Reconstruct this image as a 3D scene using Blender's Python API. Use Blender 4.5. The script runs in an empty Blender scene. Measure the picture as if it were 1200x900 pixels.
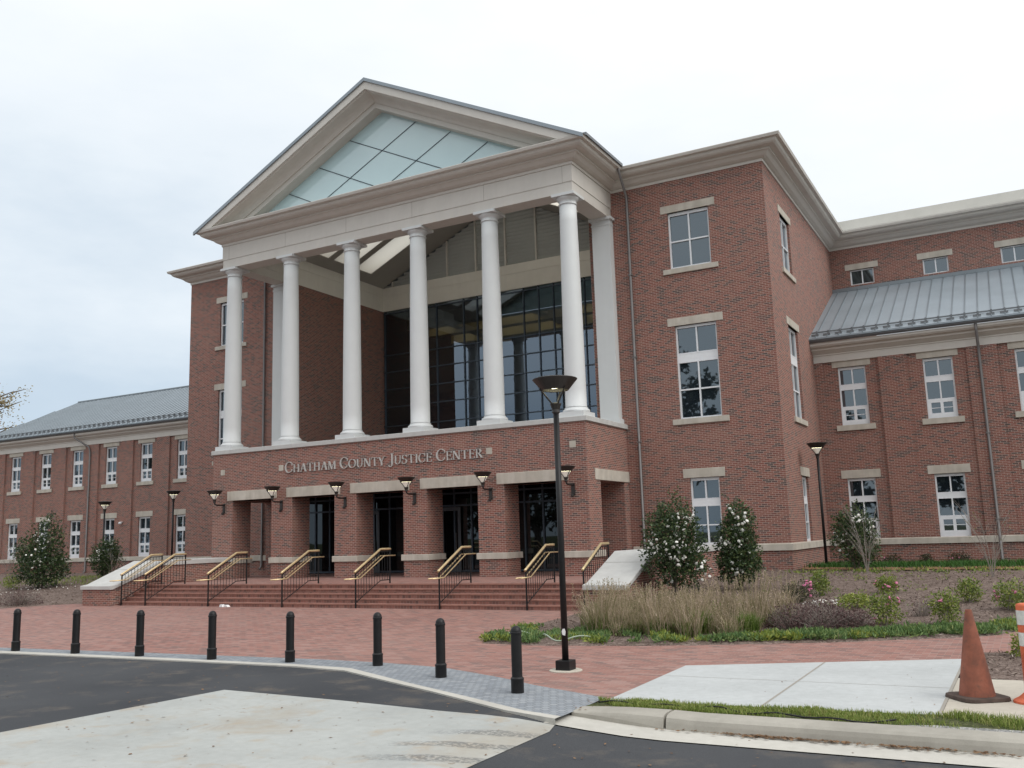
import bpy, math, random
import numpy as np
from mathutils import Vector, Matrix
rnd = random.Random(7)
S = bpy.context.scene
COL = S.collection
R = math.radians

# ------------------------------------------------------------------ camera
cam = bpy.data.cameras.new('camera')
cam.sensor_width = 36.0
cam.lens = 36.0 * 1086.44 / 1200.0
cam.clip_start = 0.1
cam.clip_end = 5000
camo = bpy.data.objects.new('camera', cam)
COL.objects.link(camo)
_y, _p, _r = R(28.624), R(9.332), R(-1.767)
fw = Vector((-math.sin(_y) * math.cos(_p), math.cos(_y) * math.cos(_p), math.sin(_p)))
rt = Vector((math.cos(_y), math.sin(_y), 0))
up = rt.cross(fw)
rt2 = rt * math.cos(_r) + up * math.sin(_r)
up2 = up * math.cos(_r) - rt * math.sin(_r)
m = Matrix((rt2, up2, -fw)).transposed().to_4x4()
m.translation = Vector((11.993, -26.858, 1.900))
camo.matrix_world = m
S.camera = camo

# ------------------------------------------------------------------ sky, sun, exposure
W = bpy.data.worlds.new('World')
S.world = W
W.use_nodes = True
nt = W.node_tree
nt.nodes.clear()
def N(t, kind, **kw):
    n = t.nodes.new(kind)
    for k, v in kw.items():
        if k in n.inputs.keys() if hasattr(n, 'inputs') else False:
            n.inputs[k].default_value = v
        else:
            setattr(n, k, v)
    return n
SUN_EL, SUN_AZ = 46.0, 102.0            # azimuth from +Y towards +X
wo = N(nt, 'ShaderNodeOutputWorld')
bg = N(nt, 'ShaderNodeBackground')
bg.inputs['Strength'].default_value = 0.1
sky = N(nt, 'ShaderNodeTexSky', sky_type='NISHITA', sun_disc=False)
sky.sun_elevation = R(SUN_EL)
sky.sun_rotation = R(SUN_AZ)
tc = N(nt, 'ShaderNodeTexCoord')
sep = N(nt, 'ShaderNodeSeparateXYZ')
nt.links.new(tc.outputs['Generated'], sep.inputs[0])
# cloud deck: brightness grows towards the zenith and towards the veiled sun
dot = N(nt, 'ShaderNodeVectorMath', operation='DOT_PRODUCT')
nt.links.new(tc.outputs['Generated'], dot.inputs[0])
sd = Vector((math.sin(R(SUN_AZ)) * math.cos(R(38)), math.cos(R(SUN_AZ)) * math.cos(R(38)), math.sin(R(38))))
dot.inputs[1].default_value = sd
mr = N(nt, 'ShaderNodeMapRange')
nt.links.new(dot.outputs['Value'], mr.inputs['Value'])
mr.inputs['From Min'].default_value = -0.35
mr.inputs['From Max'].default_value = 1.0
mr.inputs['To Min'].default_value = 0.0
mr.inputs['To Max'].default_value = 1.0
mz = N(nt, 'ShaderNodeMapRange')
nt.links.new(sep.outputs['Z'], mz.inputs['Value'])
mz.inputs['From Min'].default_value = 0.12
mz.inputs['From Max'].default_value = 0.75
noi = N(nt, 'ShaderNodeTexNoise')
noi.inputs['Scale'].default_value = 2.2
noi.inputs['Detail'].default_value = 6
noi.inputs['Roughness'].default_value = 0.55
mp = N(nt, 'ShaderNodeMapping')
mp.inputs['Scale'].default_value = (1, 1, 2.6)
nt.links.new(tc.outputs['Generated'], mp.inputs[0])
nt.links.new(mp.outputs[0], noi.inputs['Vector'])
def M(op, a, b, t=nt):
    n = t.nodes.new('ShaderNodeMath')
    n.operation = op
    for i, v in enumerate((a, b)):
        if isinstance(v, (int, float)):
            n.inputs[i].default_value = v
        elif v is not None:
            t.links.new(v, n.inputs[i])
    return n.outputs[0]
a1 = M('MULTIPLY', mr.outputs[0], 0.52)
a2 = M('MULTIPLY', mz.outputs[0], 0.42)
a3 = M('MULTIPLY', M('SUBTRACT', noi.outputs['Fac'], 0.5), 0.55)
fac = M('ADD', M('ADD', M('ADD', a1, a2), a3), 0.235)
cr = N(nt, 'ShaderNodeValToRGB')
nt.links.new(fac, cr.inputs[0])
E_ = cr.color_ramp.elements
E_[0].position = 0.0; E_[0].color = (0.46, 0.58, 0.72, 1)
E_[1].position = 1.0; E_[1].color = (1.35, 1.36, 1.38, 1)
for pos, c in ((0.2, (0.60, 0.71, 0.82, 1)), (0.36, (0.84, 0.91, 0.97, 1)), (0.55, (0.98, 1.02, 1.05, 1))):
    e = cr.color_ramp.elements.new(pos); e.color = c
sc10 = N(nt, 'ShaderNodeVectorMath', operation='SCALE')
nt.links.new(cr.outputs[0], sc10.inputs[0])
sc10.inputs['Scale'].default_value = 10.5
mx = N(nt, 'ShaderNodeMix', data_type='RGBA')
mx.inputs['Factor'].default_value = 0.93
nt.links.new(sky.outputs[0], mx.inputs[6])
nt.links.new(sc10.outputs[0], mx.inputs[7])
nt.links.new(mx.outputs[2], bg.inputs['Color'])
nt.links.new(bg.outputs[0], wo.inputs[0])

sun = bpy.data.lights.new('sun', 'SUN')
sun.energy = 1.45
sun.angle = R(35)
sun.color = (1.0, 0.96, 0.9)
suno = bpy.data.objects.new('sun', sun)
COL.objects.link(suno)
sv = Vector((math.sin(R(SUN_AZ)) * math.cos(R(SUN_EL)), math.cos(R(SUN_AZ)) * math.cos(R(SUN_EL)), math.sin(R(SUN_EL))))
suno.rotation_euler = sv.to_track_quat('Z', 'Y').to_euler()
suno.location = (0, 0, 60)
S.view_settings.view_transform = 'Standard'
S.view_settings.look = 'None'
S.view_settings.exposure = 0.0
S.view_settings.gamma = 1.0
S.view_settings.use_curve_mapping = False

# ------------------------------------------------------------------ materials
def mat(name):
    mm = bpy.data.materials.new(name)
    mm.use_nodes = True
    t = mm.node_tree
    return mm, t, t.nodes['Principled BSDF']
def link(t, a, b): t.links.new(a, b)
def ramp(t, src, stops):
    n = t.nodes.new('ShaderNodeValToRGB')
    e = n.color_ramp.elements
    while len(e) > 1: e.remove(e[-1])
    e[0].position, e[0].color = stops[0][0], (*stops[0][1], 1)
    for p_, c in stops[1:]:
        x = e.new(p_); x.color = (*c, 1)
    link(t, src, n.inputs[0])
    return n.outputs[0]
def noise(t, scale, detail=4, vec=None, rough=0.55, dist=0.0):
    n = t.nodes.new('ShaderNodeTexNoise')
    n.inputs['Scale'].default_value = scale
    n.inputs['Detail'].default_value = detail
    n.inputs['Roughness'].default_value = rough
    n.inputs['Distortion'].default_value = dist
    if vec is None:
        vec = t.nodes.new('ShaderNodeNewGeometry').outputs['Position']
    link(t, vec, n.inputs['Vector'])
    return n.outputs['Fac']
def mixc(t, f, a, b, mode='MIX'):
    n = t.nodes.new('ShaderNodeMix')
    n.data_type = 'RGBA'; n.blend_type = mode
    for i, v in ((0, f), (6, a), (7, b)):
        if isinstance(v, (int, float)): n.inputs[i].default_value = v
        elif isinstance(v, tuple): n.inputs[i].default_value = (*v, 1)
        else: link(t, v, n.inputs[i])
    return n.outputs[2]
def bump(t, b, h, strength=0.3, dist=0.01):
    n = t.nodes.new('ShaderNodeBump')
    n.inputs['Strength'].default_value = strength
    n.inputs['Distance'].default_value = dist
    link(t, h, n.inputs['Height'])
    link(t, n.outputs[0], b.inputs['Normal'])
def mapr(t, src, a, b, c=0.0, d=1.0):
    n = t.nodes.new('ShaderNodeMapRange')
    for i, v in ((1, a), (2, b), (3, c), (4, d)): n.inputs[i].default_value = v
    link(t, src, n.inputs[0])
    return n.outputs[0]

def wall_uv(t):
    g = t.nodes.new('ShaderNodeNewGeometry')
    sp = t.nodes.new('ShaderNodeSeparateXYZ'); link(t, g.outputs['Position'], sp.inputs[0])
    sn = t.nodes.new('ShaderNodeSeparateXYZ'); link(t, g.outputs['True Normal'], sn.inputs[0])
    ax = M('GREATER_THAN', M('ABSOLUTE', sn.outputs[0], None, t), 0.6, t)
    az = M('GREATER_THAN', M('ABSOLUTE', sn.outputs[2], None, t), 0.6, t)
    def sel(f, a, b):
        return M('ADD', M('MULTIPLY', f, b, t), M('MULTIPLY', M('SUBTRACT', 1.0, f, t), a, t), t)
    u = sel(ax, sp.outputs[0], sp.outputs[1])
    v = sel(az, sp.outputs[2], sp.outputs[1])
    c = t.nodes.new('ShaderNodeCombineXYZ')
    link(t, u, c.inputs[0]); link(t, v, c.inputs[1])
    return c.outputs[0]

def brick_mat(name, stops, mortar, bw=0.190, bh=0.0600, ms=0.0062, uv=None, rough=0.85, tint=1.0, bstr=0.35, offset=0.5):
    mm, t, b = mat(name)
    uvv = wall_uv(t) if uv is None else uv(t)
    bt = t.nodes.new('ShaderNodeTexBrick')
    link(t, uvv, bt.inputs['Vector'])
    bt.offset = offset
    bt.inputs['Color1'].default_value = (0, 0, 0, 1)
    bt.inputs['Color2'].default_value = (1, 1, 1, 1)
    bt.inputs['Mortar'].default_value = (0.5, 0.5, 0.5, 1)
    bt.inputs['Scale'].default_value = 1.0
    bt.inputs['Mortar Size'].default_value = ms
    bt.inputs['Mortar Smooth'].default_value = 0.2
    bt.inputs['Bias'].default_value = 0.0
    bt.inputs['Brick Width'].default_value = bw
    bt.inputs['Row Height'].default_value = bh
    # whole patches of the wall lean darker or redder, as batches of bricks do
    n1 = noise(t, 0.9, 5)
    n2 = noise(t, 0.16, 3)
    rv = M('ADD', bt.outputs['Color'], M('MULTIPLY', M('SUBTRACT', n1, 0.5, t), 0.55, t), t)
    c = ramp(t, rv, stops)
    c = mixc(t, mapr(t, n2, 0.3, 0.7, 0.0, 0.25), c, (0.23, 0.13, 0.11))
    f2 = noise(t, 70, 2)
    c = mixc(t, 0.5, c, ramp(t, f2, [(0.3, (0.75, 0.75, 0.75)), (0.7, (1.2, 1.2, 1.2))]), 'MULTIPLY')
    c = mixc(t, bt.outputs['Fac'], c, mortar)
    link(t, c, b.inputs['Base Color'])
    b.inputs['Roughness'].default_value = rough
    inv = M('SUBTRACT', 1.0, bt.outputs['Fac'], t)
    bump(t, b, inv, bstr, 0.006)
    return mm
BRICK = brick_mat('red_brick', [(0.0, (0.068, 0.052, 0.050)), (0.18, (0.120, 0.064, 0.057)), (0.36, (0.190, 0.066, 0.050)), (0.7, (0.244, 0.081, 0.060)), (1.0, (0.240, 0.108, 0.080))], (0.45, 0.355, 0.295))
STEPBRICK = brick_mat('step_brick', [(0.0, (0.12, 0.06, 0.05)), (0.3, (0.20, 0.085, 0.065)), (0.7, (0.26, 0.105, 0.08)), (1.0, (0.29, 0.14, 0.11))], (0.26, 0.17, 0.14), bw=0.1, bh=0.2, ms=0.006)

def xy_uv(t):
    return t.nodes.new('ShaderNodeNewGeometry').outputs['Position']
def xy_uv_mean(t):
    return t.nodes.new('ShaderNodeNewGeometry').outputs['Position']
PLAZA = brick_mat('brick_paving', [(0.0, (0.15, 0.085, 0.075)), (0.3, (0.225, 0.100, 0.080)), (0.7, (0.285, 0.124, 0.096)), (1.0, (0.30, 0.17, 0.145))], (0.30, 0.24, 0.21), bw=0.2, bh=0.1, ms=0.004, uv=xy_uv, rough=0.8, bstr=0.25)
PAVER = brick_mat('grey_paver', [(0.0, (0.17, 0.19, 0.215)), (0.5, (0.215, 0.24, 0.265)), (1.0, (0.27, 0.29, 0.31))], (0.13, 0.14, 0.15), bw=0.1, bh=0.1, ms=0.006, uv=xy_uv, rough=0.75)
for mm_ in (PAVER,):
    t = mm_.node_tree
    for n in t.nodes:
        if n.type == 'MIX' and tuple(round(v, 2) for v in n.inputs[7].default_value[:3]) == (0.23, 0.13, 0.11):
            n.inputs[7].default_value = (0.36, 0.38, 0.40, 1)
for mm_ in (PLAZA,):
    t = mm_.node_tree
    for n in t.nodes:
        if n.type == 'MIX' and tuple(round(v, 2) for v in n.inputs[7].default_value[:3]) == (0.23, 0.13, 0.11):
            n.inputs[7].default_value = (0.36, 0.26, 0.225, 1)

def plain(name, c, rough=0.7, var=0.12, scale=6.0, metal=0.0, spec=0.4, bstr=0.0, streak=0.0):
    mm, t, b = mat(name)
    n1 = noise(t, scale, 5)
    lo = tuple(v * (1 - var) for v in c); hi = tuple(min(1, v * (1 + var)) for v in c)
    cc = ramp(t, n1, [(0.3, lo), (0.7, hi)])
    if streak > 0:
        mpn = t.nodes.new('ShaderNodeMapping')
        mpn.inputs['Scale'].default_value = (5, 5, 0.35)
        link(t, t.nodes.new('ShaderNodeNewGeometry').outputs['Position'], mpn.inputs[0])
        n2 = noise(t, 1.0, 5, mpn.outputs[0])
        cc = mixc(t, streak, cc, ramp(t, n2, [(0.35, (0.78, 0.76, 0.72)), (0.62, (1.04, 1.04, 1.04))]), 'MULTIPLY')
    link(t, cc, b.inputs['Base Color'])
    b.inputs['Roughness'].default_value = rough
    b.inputs['Metallic'].default_value = metal
    b.inputs['Specular IOR Level'].default_value = spec
    if bstr: bump(t, b, noise(t, scale * 12, 3), bstr, 0.004)
    return mm
STONE = plain('cast_stone', (0.50, 0.465, 0.405), 0.85, 0.1, 3.0, spec=0.25, bstr=0.15, streak=0.5)
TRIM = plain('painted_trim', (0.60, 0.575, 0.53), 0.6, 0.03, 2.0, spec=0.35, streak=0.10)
INTRIM = plain('lightened_beam_trim', (0.76, 0.735, 0.67), 0.6, 0.03, 2.0, spec=0.3, streak=0.08)  # paler copy of the trim: light missing under the portico put into the colour
WHITE = plain('white_column_paint', (0.635, 0.655, 0.655), 0.5, 0.02, 2.0, spec=0.35, streak=0.07)
VINYL = plain('white_window_frame', (0.76, 0.78, 0.80), 0.4, 0.03, 8.0)
CAPST = plain('pale_cap_stone', (0.50, 0.50, 0.485), 0.8, 0.06, 4.0, spec=0.25, bstr=0.1, streak=0.2)
BLACK = plain('black_powder_coat', (0.010, 0.010, 0.011), 0.42, 0.2, 9.0, spec=0.3)
BRONZE = plain('dark_bronze', (0.022, 0.018, 0.016), 0.45, 0.2, 9.0, spec=0.5)
BRASS = plain('brass_rail', (0.64, 0.50, 0.29), 0.36, 0.12, 10.0, metal=0.6)
METROOF = plain('standing_seam_metal', (0.27, 0.315, 0.35), 0.45, 0.08, 0.7, metal=0.2, spec=0.5)
SEAM = plain('seam_metal', (0.20, 0.23, 0.25), 0.45, 0.1, 1.0, metal=0.35)
GUTTER = plain('grey_gutter', (0.16, 0.17, 0.18), 0.45, 0.08, 3.0, metal=0.3)
PIPE = plain('grey_downspout', (0.19, 0.182, 0.18), 0.5, 0.08, 3.0, metal=0.3)
ALUM = plain('dark_mullion', (0.085, 0.105, 0.13), 0.35, 0.1, 5.0, metal=0.5)
LETTER = plain('sign_letter_metal', (0.52, 0.50, 0.475), 0.5, 0.05, 12, metal=0.3)
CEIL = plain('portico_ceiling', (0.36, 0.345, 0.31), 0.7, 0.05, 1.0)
LOUV = plain('louvre_grey', (0.46, 0.48, 0.46), 0.6, 0.05, 1.0)
CONC = None
def concrete(name, c, stain=0.25, marks=None):
    mm, t, b = mat(name)
    n1 = noise(t, 0.7, 6)
    n2 = noise(t, 9, 5)
    n3 = noise(t, 120, 2)
    cc = ramp(t, n1, [(0.25, tuple(v * (1 - stain) for v in c)), (0.55, c), (0.8, tuple(v * 1.06 for v in c))])
    cc = mixc(t, 0.6, cc, ramp(t, n2, [(0.3, (0.88, 0.88, 0.87)), (0.7, (1.05, 1.05, 1.05))]), 'MULTIPLY')
    cc = mixc(t, 0.5, cc, ramp(t, n3, [(0.3, (0.85, 0.85, 0.85)), (0.7, (1.08, 1.08, 1.08))]), 'MULTIPLY')
    if marks: cc = marks(t, cc)
    link(t, cc, b.inputs['Base Color'])
    b.inputs['Roughness'].default_value = 0.9
    b.inputs['Specular IOR Level'].default_value = 0.25
    bump(t, b, n3, 0.2, 0.003)
    return mm
SIDEW = concrete('sidewalk_concrete', (0.47, 0.49, 0.49), 0.14)
SLABT = concrete('tan_concrete', (0.47, 0.435, 0.37), 0.12)
CURB = concrete('kerb_concrete', (0.38, 0.36, 0.315), 0.36)
EDGE = concrete('edge_concrete', (0.50, 0.485, 0.44), 0.2)
def apron_marks(t, cc):
    g = t.nodes.new('ShaderNodeNewGeometry').outputs['Position']
    sp = t.nodes.new('ShaderNodeSeparateXYZ'); link(t, g, sp.inputs[0])
    # muddy patches
    d = noise(t, 0.55, 6, None, 0.6, 0.6)
    cc = mixc(t, mapr(t, d, 0.52, 0.72, 0, 0.7), cc, (0.33, 0.28, 0.21))
    d2 = noise(t, 2.1, 6, None, 0.65, 0.3)
    cc = mixc(t, mapr(t, d2, 0.54, 0.70, 0, 0.65), cc, (0.36, 0.30, 0.225))
    d3 = noise(t, 7.5, 4, None, 0.6)
    cc = mixc(t, mapr(t, d3, 0.66, 0.73, 0, 0.8), cc, (0.20, 0.16, 0.12))
    # black scrub marks at the right edge of the slab
    wob = noise(t, 1.1, 3)
    yb = M('ADD', M('ADD', sp.outputs[1], M('MULTIPLY', sp.outputs[0], -0.45, t), t), M('MULTIPLY', wob, 0.25, t), t)
    bars = mapr(t, M('SINE', M('MULTIPLY', yb, 11.0, t), None, t), 0.1, 0.55)
    xx = M('ADD', sp.outputs[0], M('MULTIPLY', noise(t, 2.3, 4), 1.1, t), t)
    near = M('MULTIPLY', mapr(t, xx, 7.0, 7.5), M('MULTIPLY', mapr(t, sp.outputs[1], -18.15, -18.4), mapr(t, sp.outputs[1], -20.6, -19.9), t), t)
    spk = mapr(t, noise(t, 28, 4), 0.36, 0.56)
    fm = M('MULTIPLY', M('MULTIPLY', bars, near, t), M('MULTIPLY', spk, 0.62, t), t)
    cc = mixc(t, fm, cc, (0.085, 0.09, 0.095))
    # dried tyre treads in mud: a worn ring of curved ribs
    dx = M('SUBTRACT', sp.outputs[0], 3.95, t); dy = M('SUBTRACT', sp.outputs[1], -18.75, t)
    rr = M('SQRT', M('ADD', M('MULTIPLY', dx, dx, t), M('MULTIPLY', dy, dy, t), t), None, t)
    band = M('MULTIPLY', mapr(t, rr, 0.52, 0.6), mapr(t, rr, 0.82, 0.72), t)
    ang = t.nodes.new('ShaderNodeMath'); ang.operation = 'ARCTAN2'
    link(t, dy, ang.inputs[0]); link(t, dx, ang.inputs[1])
    ribs = mapr(t, M('SINE', M('MULTIPLY', ang.outputs[0], 46.0, t), None, t), -0.2, 0.6)
    f = M('MULTIPLY', M('MULTIPLY', band, ribs, t), mapr(t, noise(t, 1.6, 3), 0.42, 0.6, 0, 0.55), t)
    cc = mixc(t, f, cc, (0.33, 0.31, 0.28))
    return cc
APRON = concrete('apron_concrete', (0.40, 0.415, 0.40), 0.18, apron_marks)
def asphalt_mat():
    mm, t, b = mat('asphalt')
    n1 = noise(t, 0.35, 5); n2 = noise(t, 160, 2); n3 = noise(t, 1.3, 6, None, 0.65)
    cc = ramp(t, n1, [(0.3, (0.032, 0.035, 0.040)), (0.7, (0.056, 0.059, 0.064))])
    cc = mixc(t, mapr(t, n3, 0.53, 0.72, 0, 0.6), cc, (0.15, 0.125, 0.10))
    cc = mixc(t, 0.8, cc, ramp(t, n2, [(0.3, (0.55, 0.55, 0.55)), (0.7, (1.5, 1.5, 1.5))]), 'MULTIPLY')
    link(t, cc, b.inputs['Base Color'])
    b.inputs['Roughness'].default_value = 0.85
    b.inputs['Specular IOR Level'].default_value = 0.3
    bump(t, b, n2, 0.4, 0.004)
    return mm
ASPH = asphalt_mat()
def mulch_mat(name, a, b_, c):
    mm, t, b = mat(name)
    vo = t.nodes.new('ShaderNodeTexVoronoi'); vo.inputs['Scale'].default_value = 16
    g = t.nodes.new('ShaderNodeNewGeometry').outputs['Position']
    nv = t.nodes.new('ShaderNodeTexNoise'); nv.inputs['Scale'].default_value = 9; link(t, g, nv.inputs['Vector'])
    av = t.nodes.new('ShaderNodeVectorMath'); av.operation = 'MULTIPLY_ADD'
    link(t, nv.outputs['Color'], av.inputs[0]); av.inputs[1].default_value = (0.35, 0.35, 0.35); link(t, g, av.inputs[2])
    link(t, av.outputs[0], vo.inputs['Vector'])
    n1 = noise(t, 0.8, 5)
    sepc = t.nodes.new('ShaderNodeSeparateXYZ'); link(t, vo.outputs['Color'], sepc.inputs[0])
    v = M('ADD', M('MULTIPLY', sepc.outputs[0], 0.7, t), M('MULTIPLY', n1, 0.3, t), t)
    cc = ramp(t, v, [(0.1, a), (0.5, b_), (0.9, c)])
    link(t, cc, b.inputs['Base Color'])
    b.inputs['Roughness'].default_value = 0.95
    b.inputs['Specular IOR Level'].default_value = 0.15
    bump(t, b, M('ADD', noise(t, 30, 5), vo.outputs['Distance'], t), 0.9, 0.03)
    return mm
MULCH = mulch_mat('bark_mulch', (0.090, 0.065, 0.056), (0.175, 0.132, 0.112), (0.28, 0.22, 0.19))
STRAW = mulch_mat('pine_straw', (0.16, 0.09, 0.045), (0.26, 0.155, 0.085), (0.34, 0.22, 0.13))
EARTH = mulch_mat('earth', (0.05, 0.06, 0.025), (0.08, 0.095, 0.04), (0.12, 0.12, 0.06))

def glass_mat(name, c=(0.018, 0.026, 0.034), ior=2.25, rough=0.015, cloud=0.0):
    mm, t, b = mat(name)
    n1 = noise(t, 0.7, 3)
    oi = t.nodes.new('ShaderNodeObjectInfo')
    vv = M('ADD', M('MULTIPLY', n1, 0.4, t), M('MULTIPLY', oi.outputs['Random'], 0.6, t), t)
    link(t, ramp(t, vv, [(0.2, tuple(v * .5 for v in c)), (0.6, c), (0.85, tuple(v * 3.2 for v in c))]), b.inputs['Base Color'])
    b.inputs['Roughness'].default_value = rough
    b.inputs['IOR'].default_value = ior
    b.inputs['Specular Tint'].default_value = (0.80, 0.92, 1.0, 1)
    bump(t, b, noise(t, 0.9, 2), 0.05, 0.02)
    return mm
GLASS = glass_mat('window_glass')
SHOPGL = glass_mat('door_glass', (0.006, 0.007, 0.008), 1.6)
TYMP = None
def curtain_glass():
    mm = bpy.data.materials.new('curtain_wall_glass'); mm.use_nodes = True
    t = mm.node_tree; t.nodes.clear()
    o = t.nodes.new('ShaderNodeOutputMaterial')
    tr = t.nodes.new('ShaderNodeBsdfTransparent'); tr.inputs[0].default_value = (0.42, 0.45, 0.46, 1)
    gl = t.nodes.new('ShaderNodeBsdfGlossy'); gl.inputs['Roughness'].default_value = 0.01
    gl.inputs[0].default_value = (0.62, 0.75, 0.90, 1)
    fr = t.nodes.new('ShaderNodeFresnel'); fr.inputs['IOR'].default_value = 1.9
    bp = t.nodes.new('ShaderNodeBump'); bp.inputs['Strength'].default_value = 0.05; bp.inputs['Distance'].default_value = 0.02
    link(t, noise(t, 0.8, 2), bp.inputs['Height'])
    link(t, bp.outputs[0], gl.inputs['Normal'])
    mxs = t.nodes.new('ShaderNodeMixShader')
    link(t, M('ADD', M('MULTIPLY', fr.outputs[0], 1.25, t), 0.08, t), mxs.inputs[0]); link(t, tr.outputs[0], mxs.inputs[1]); link(t, gl.outputs[0], mxs.inputs[2])
    link(t, mxs.outputs[0], o.inputs[0])
    return mm
CURTAIN = curtain_glass()
def tymp_glass():
    mm, t, b = mat('tympanum_glass')
    link(t, ramp(t, noise(t, 0.5, 3), [(0.3, (0.48, 0.64, 0.67)), (0.7, (0.53, 0.69, 0.71))]), b.inputs['Base Color'])
    b.inputs['Roughness'].default_value = 0.06
    b.inputs['IOR'].default_value = 1.8
    return mm
TYMP = tymp_glass()
def translucent_panel():
    mm = bpy.data.materials.new('skylight_panel'); mm.use_nodes = True
    t = mm.node_tree; t.nodes.clear()
    o = t.nodes.new('ShaderNodeOutputMaterial')
    a = t.nodes.new('ShaderNodeBsdfTranslucent'); a.inputs[0].default_value = (0.86, 0.83, 0.74, 1)
    d = t.nodes.new('ShaderNodeBsdfDiffuse'); d.inputs[0].default_value = (0.8, 0.78, 0.7, 1)
    mxs = t.nodes.new('ShaderNodeMixShader'); mxs.inputs[0].default_value = 0.15
    link(t, a.outputs[0], mxs.inputs[1]); link(t, d.outputs[0], mxs.inputs[2]); link(t, mxs.outputs[0], o.inputs[0])
    return mm
SKYL = translucent_panel()
def emit(name, c, s):
    mm, t, b = mat(name)
    b.inputs['Base Color'].default_value = (0.8, 0.78, 0.7, 1)
    b.inputs['Emission Color'].default_value = (*c, 1)
    b.inputs['Emission Strength'].default_value = s
    return mm
LED = emit('led_lens', (1.0, 0.93, 0.62), 6.0)
FROST = emit('frosted_lens', (1.0, 0.95, 0.82), 0.16)
WARM = emit('warm_ceiling_lamp', (1.0, 0.85, 0.5), 4.5)
def leaf_mat(name, stops, rough=0.5, trans=0.25):
    mm, t, b = mat(name)
    g = t.nodes.new('ShaderNodeNewGeometry')
    oi = t.nodes.new('ShaderNodeObjectInfo')
    v = M('ADD', M('MULTIPLY', g.outputs['Random Per Island'], 0.8, t), M('MULTIPLY', oi.outputs['Random'], 0.2, t), t)
    c = ramp(t, v, stops)
    link(t, c, b.inputs['Base Color'])
    b.inputs['Roughness'].default_value = rough
    b.inputs['Specular IOR Level'].default_value = 0.35
    if trans:
        o = t.nodes['Material Output']
        tl = t.nodes.new('ShaderNodeBsdfTranslucent'); link(t, c, tl.inputs[0])
        ms = t.nodes.new('ShaderNodeMixShader'); ms.inputs[0].default_value = trans
        link(t, b.outputs[0], ms.inputs[1]); link(t, tl.outputs[0], ms.inputs[2]); link(t, ms.outputs[0], o.inputs[0])
    return mm
CAML = leaf_mat('camellia_leaf', [(0.0, (0.018, 0.034, 0.016)), (0.45, (0.042, 0.074, 0.028)), (0.75, (0.085, 0.125, 0.045)), (0.92, (0.14, 0.17, 0.06)), (1.0, (0.19, 0.17, 0.07))], 0.42)
AZAL = leaf_mat('azalea_leaf', [(0.0, (0.05, 0.085, 0.025)), (0.5, (0.16, 0.22, 0.045)), (1.0, (0.34, 0.36, 0.08))], 0.5)
AZDK = leaf_mat('dark_azalea_leaf', [(0.0, (0.03, 0.03, 0.02)), (0.5, (0.05, 0.065, 0.028)), (1.0, (0.10, 0.07, 0.045))], 0.5)
YELL = leaf_mat('yellow_green_leaf', [(0.0, (0.10, 0.15, 0.03)), (0.5, (0.22, 0.28, 0.05)), (1.0, (0.36, 0.36, 0.08))], 0.5)
PURP = leaf_mat('purple_twig_leaf', [(0.0, (0.06, 0.036, 0.038)), (0.5, (0.12, 0.070, 0.070)), (1.0, (0.20, 0.13, 0.115))], 0.7)
DRYG = leaf_mat('dry_grass_blade', [(0.0, (0.15, 0.15, 0.06)), (0.25, (0.28, 0.25, 0.13)), (0.6, (0.44, 0.35, 0.25)), (1.0, (0.56, 0.44, 0.36))], 0.8, 0.3)
GRNG = leaf_mat('green_grass_blade', [(0.0, (0.06, 0.10, 0.02)), (0.5, (0.13, 0.21, 0.04)), (1.0, (0.25, 0.31, 0.08))], 0.7, 0.3)
LAWN = leaf_mat('lawn_blade', [(0.0, (0.10, 0.15, 0.03)), (0.5, (0.20, 0.27, 0.055)), (0.8, (0.29, 0.33, 0.09)), (1.0, (0.42, 0.35, 0.17))], 0.7, 0.3)
LUSH = leaf_mat('lush_grass_blade', [(0.0, (0.025, 0.075, 0.015)), (1.0, (0.065, 0.17, 0.03))], 0.7, 0.3)
COVER = leaf_mat('groundcover_leaf', [(0.0, (0.06, 0.11, 0.04)), (0.5, (0.13, 0.22, 0.07)), (0.8, (0.22, 0.29, 0.10)), (1.0, (0.42, 0.33, 0.14))], 0.6)
AUTUMN = leaf_mat('autumn_leaf', [(0.0, (0.16, 0.13, 0.06)), (0.6, (0.36, 0.28, 0.11)), (1.0, (0.46, 0.36, 0.19))], 0.7)
DEADL = leaf_mat('fallen_leaf', [(0.0, (0.09, 0.045, 0.02)), (0.5, (0.18, 0.10, 0.05)), (1.0, (0.28, 0.18, 0.10))], 0.8, 0)
CHIP = leaf_mat('mulch_chip', [(0.0, (0.06, 0.045, 0.035)), (0.5, (0.15, 0.11, 0.09)), (0.93, (0.26, 0.20, 0.165)), (1.0, (0.6, 0.56, 0.5))], 0.9, 0)
BARK = plain('bark', (0.13, 0.105, 0.085), 0.9, 0.3, 14, bstr=0.3)
TWIG = plain('twig_bark', (0.23, 0.20, 0.175), 0.9, 0.2, 14)
WHFL = plain('white_petal', (0.80, 0.79, 0.74), 0.6, 0.05, 20)
PKFL = plain('pink_petal', (0.62, 0.20, 0.34), 0.6, 0.15, 20)
PAPER = plain('white_paper', (0.8, 0.8, 0.8), 0.8, 0.05, 20)
GRAVEL = mulch_mat('gravel', (0.18, 0.18, 0.18), (0.32, 0.32, 0.31), (0.48, 0.47, 0.45))
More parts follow.
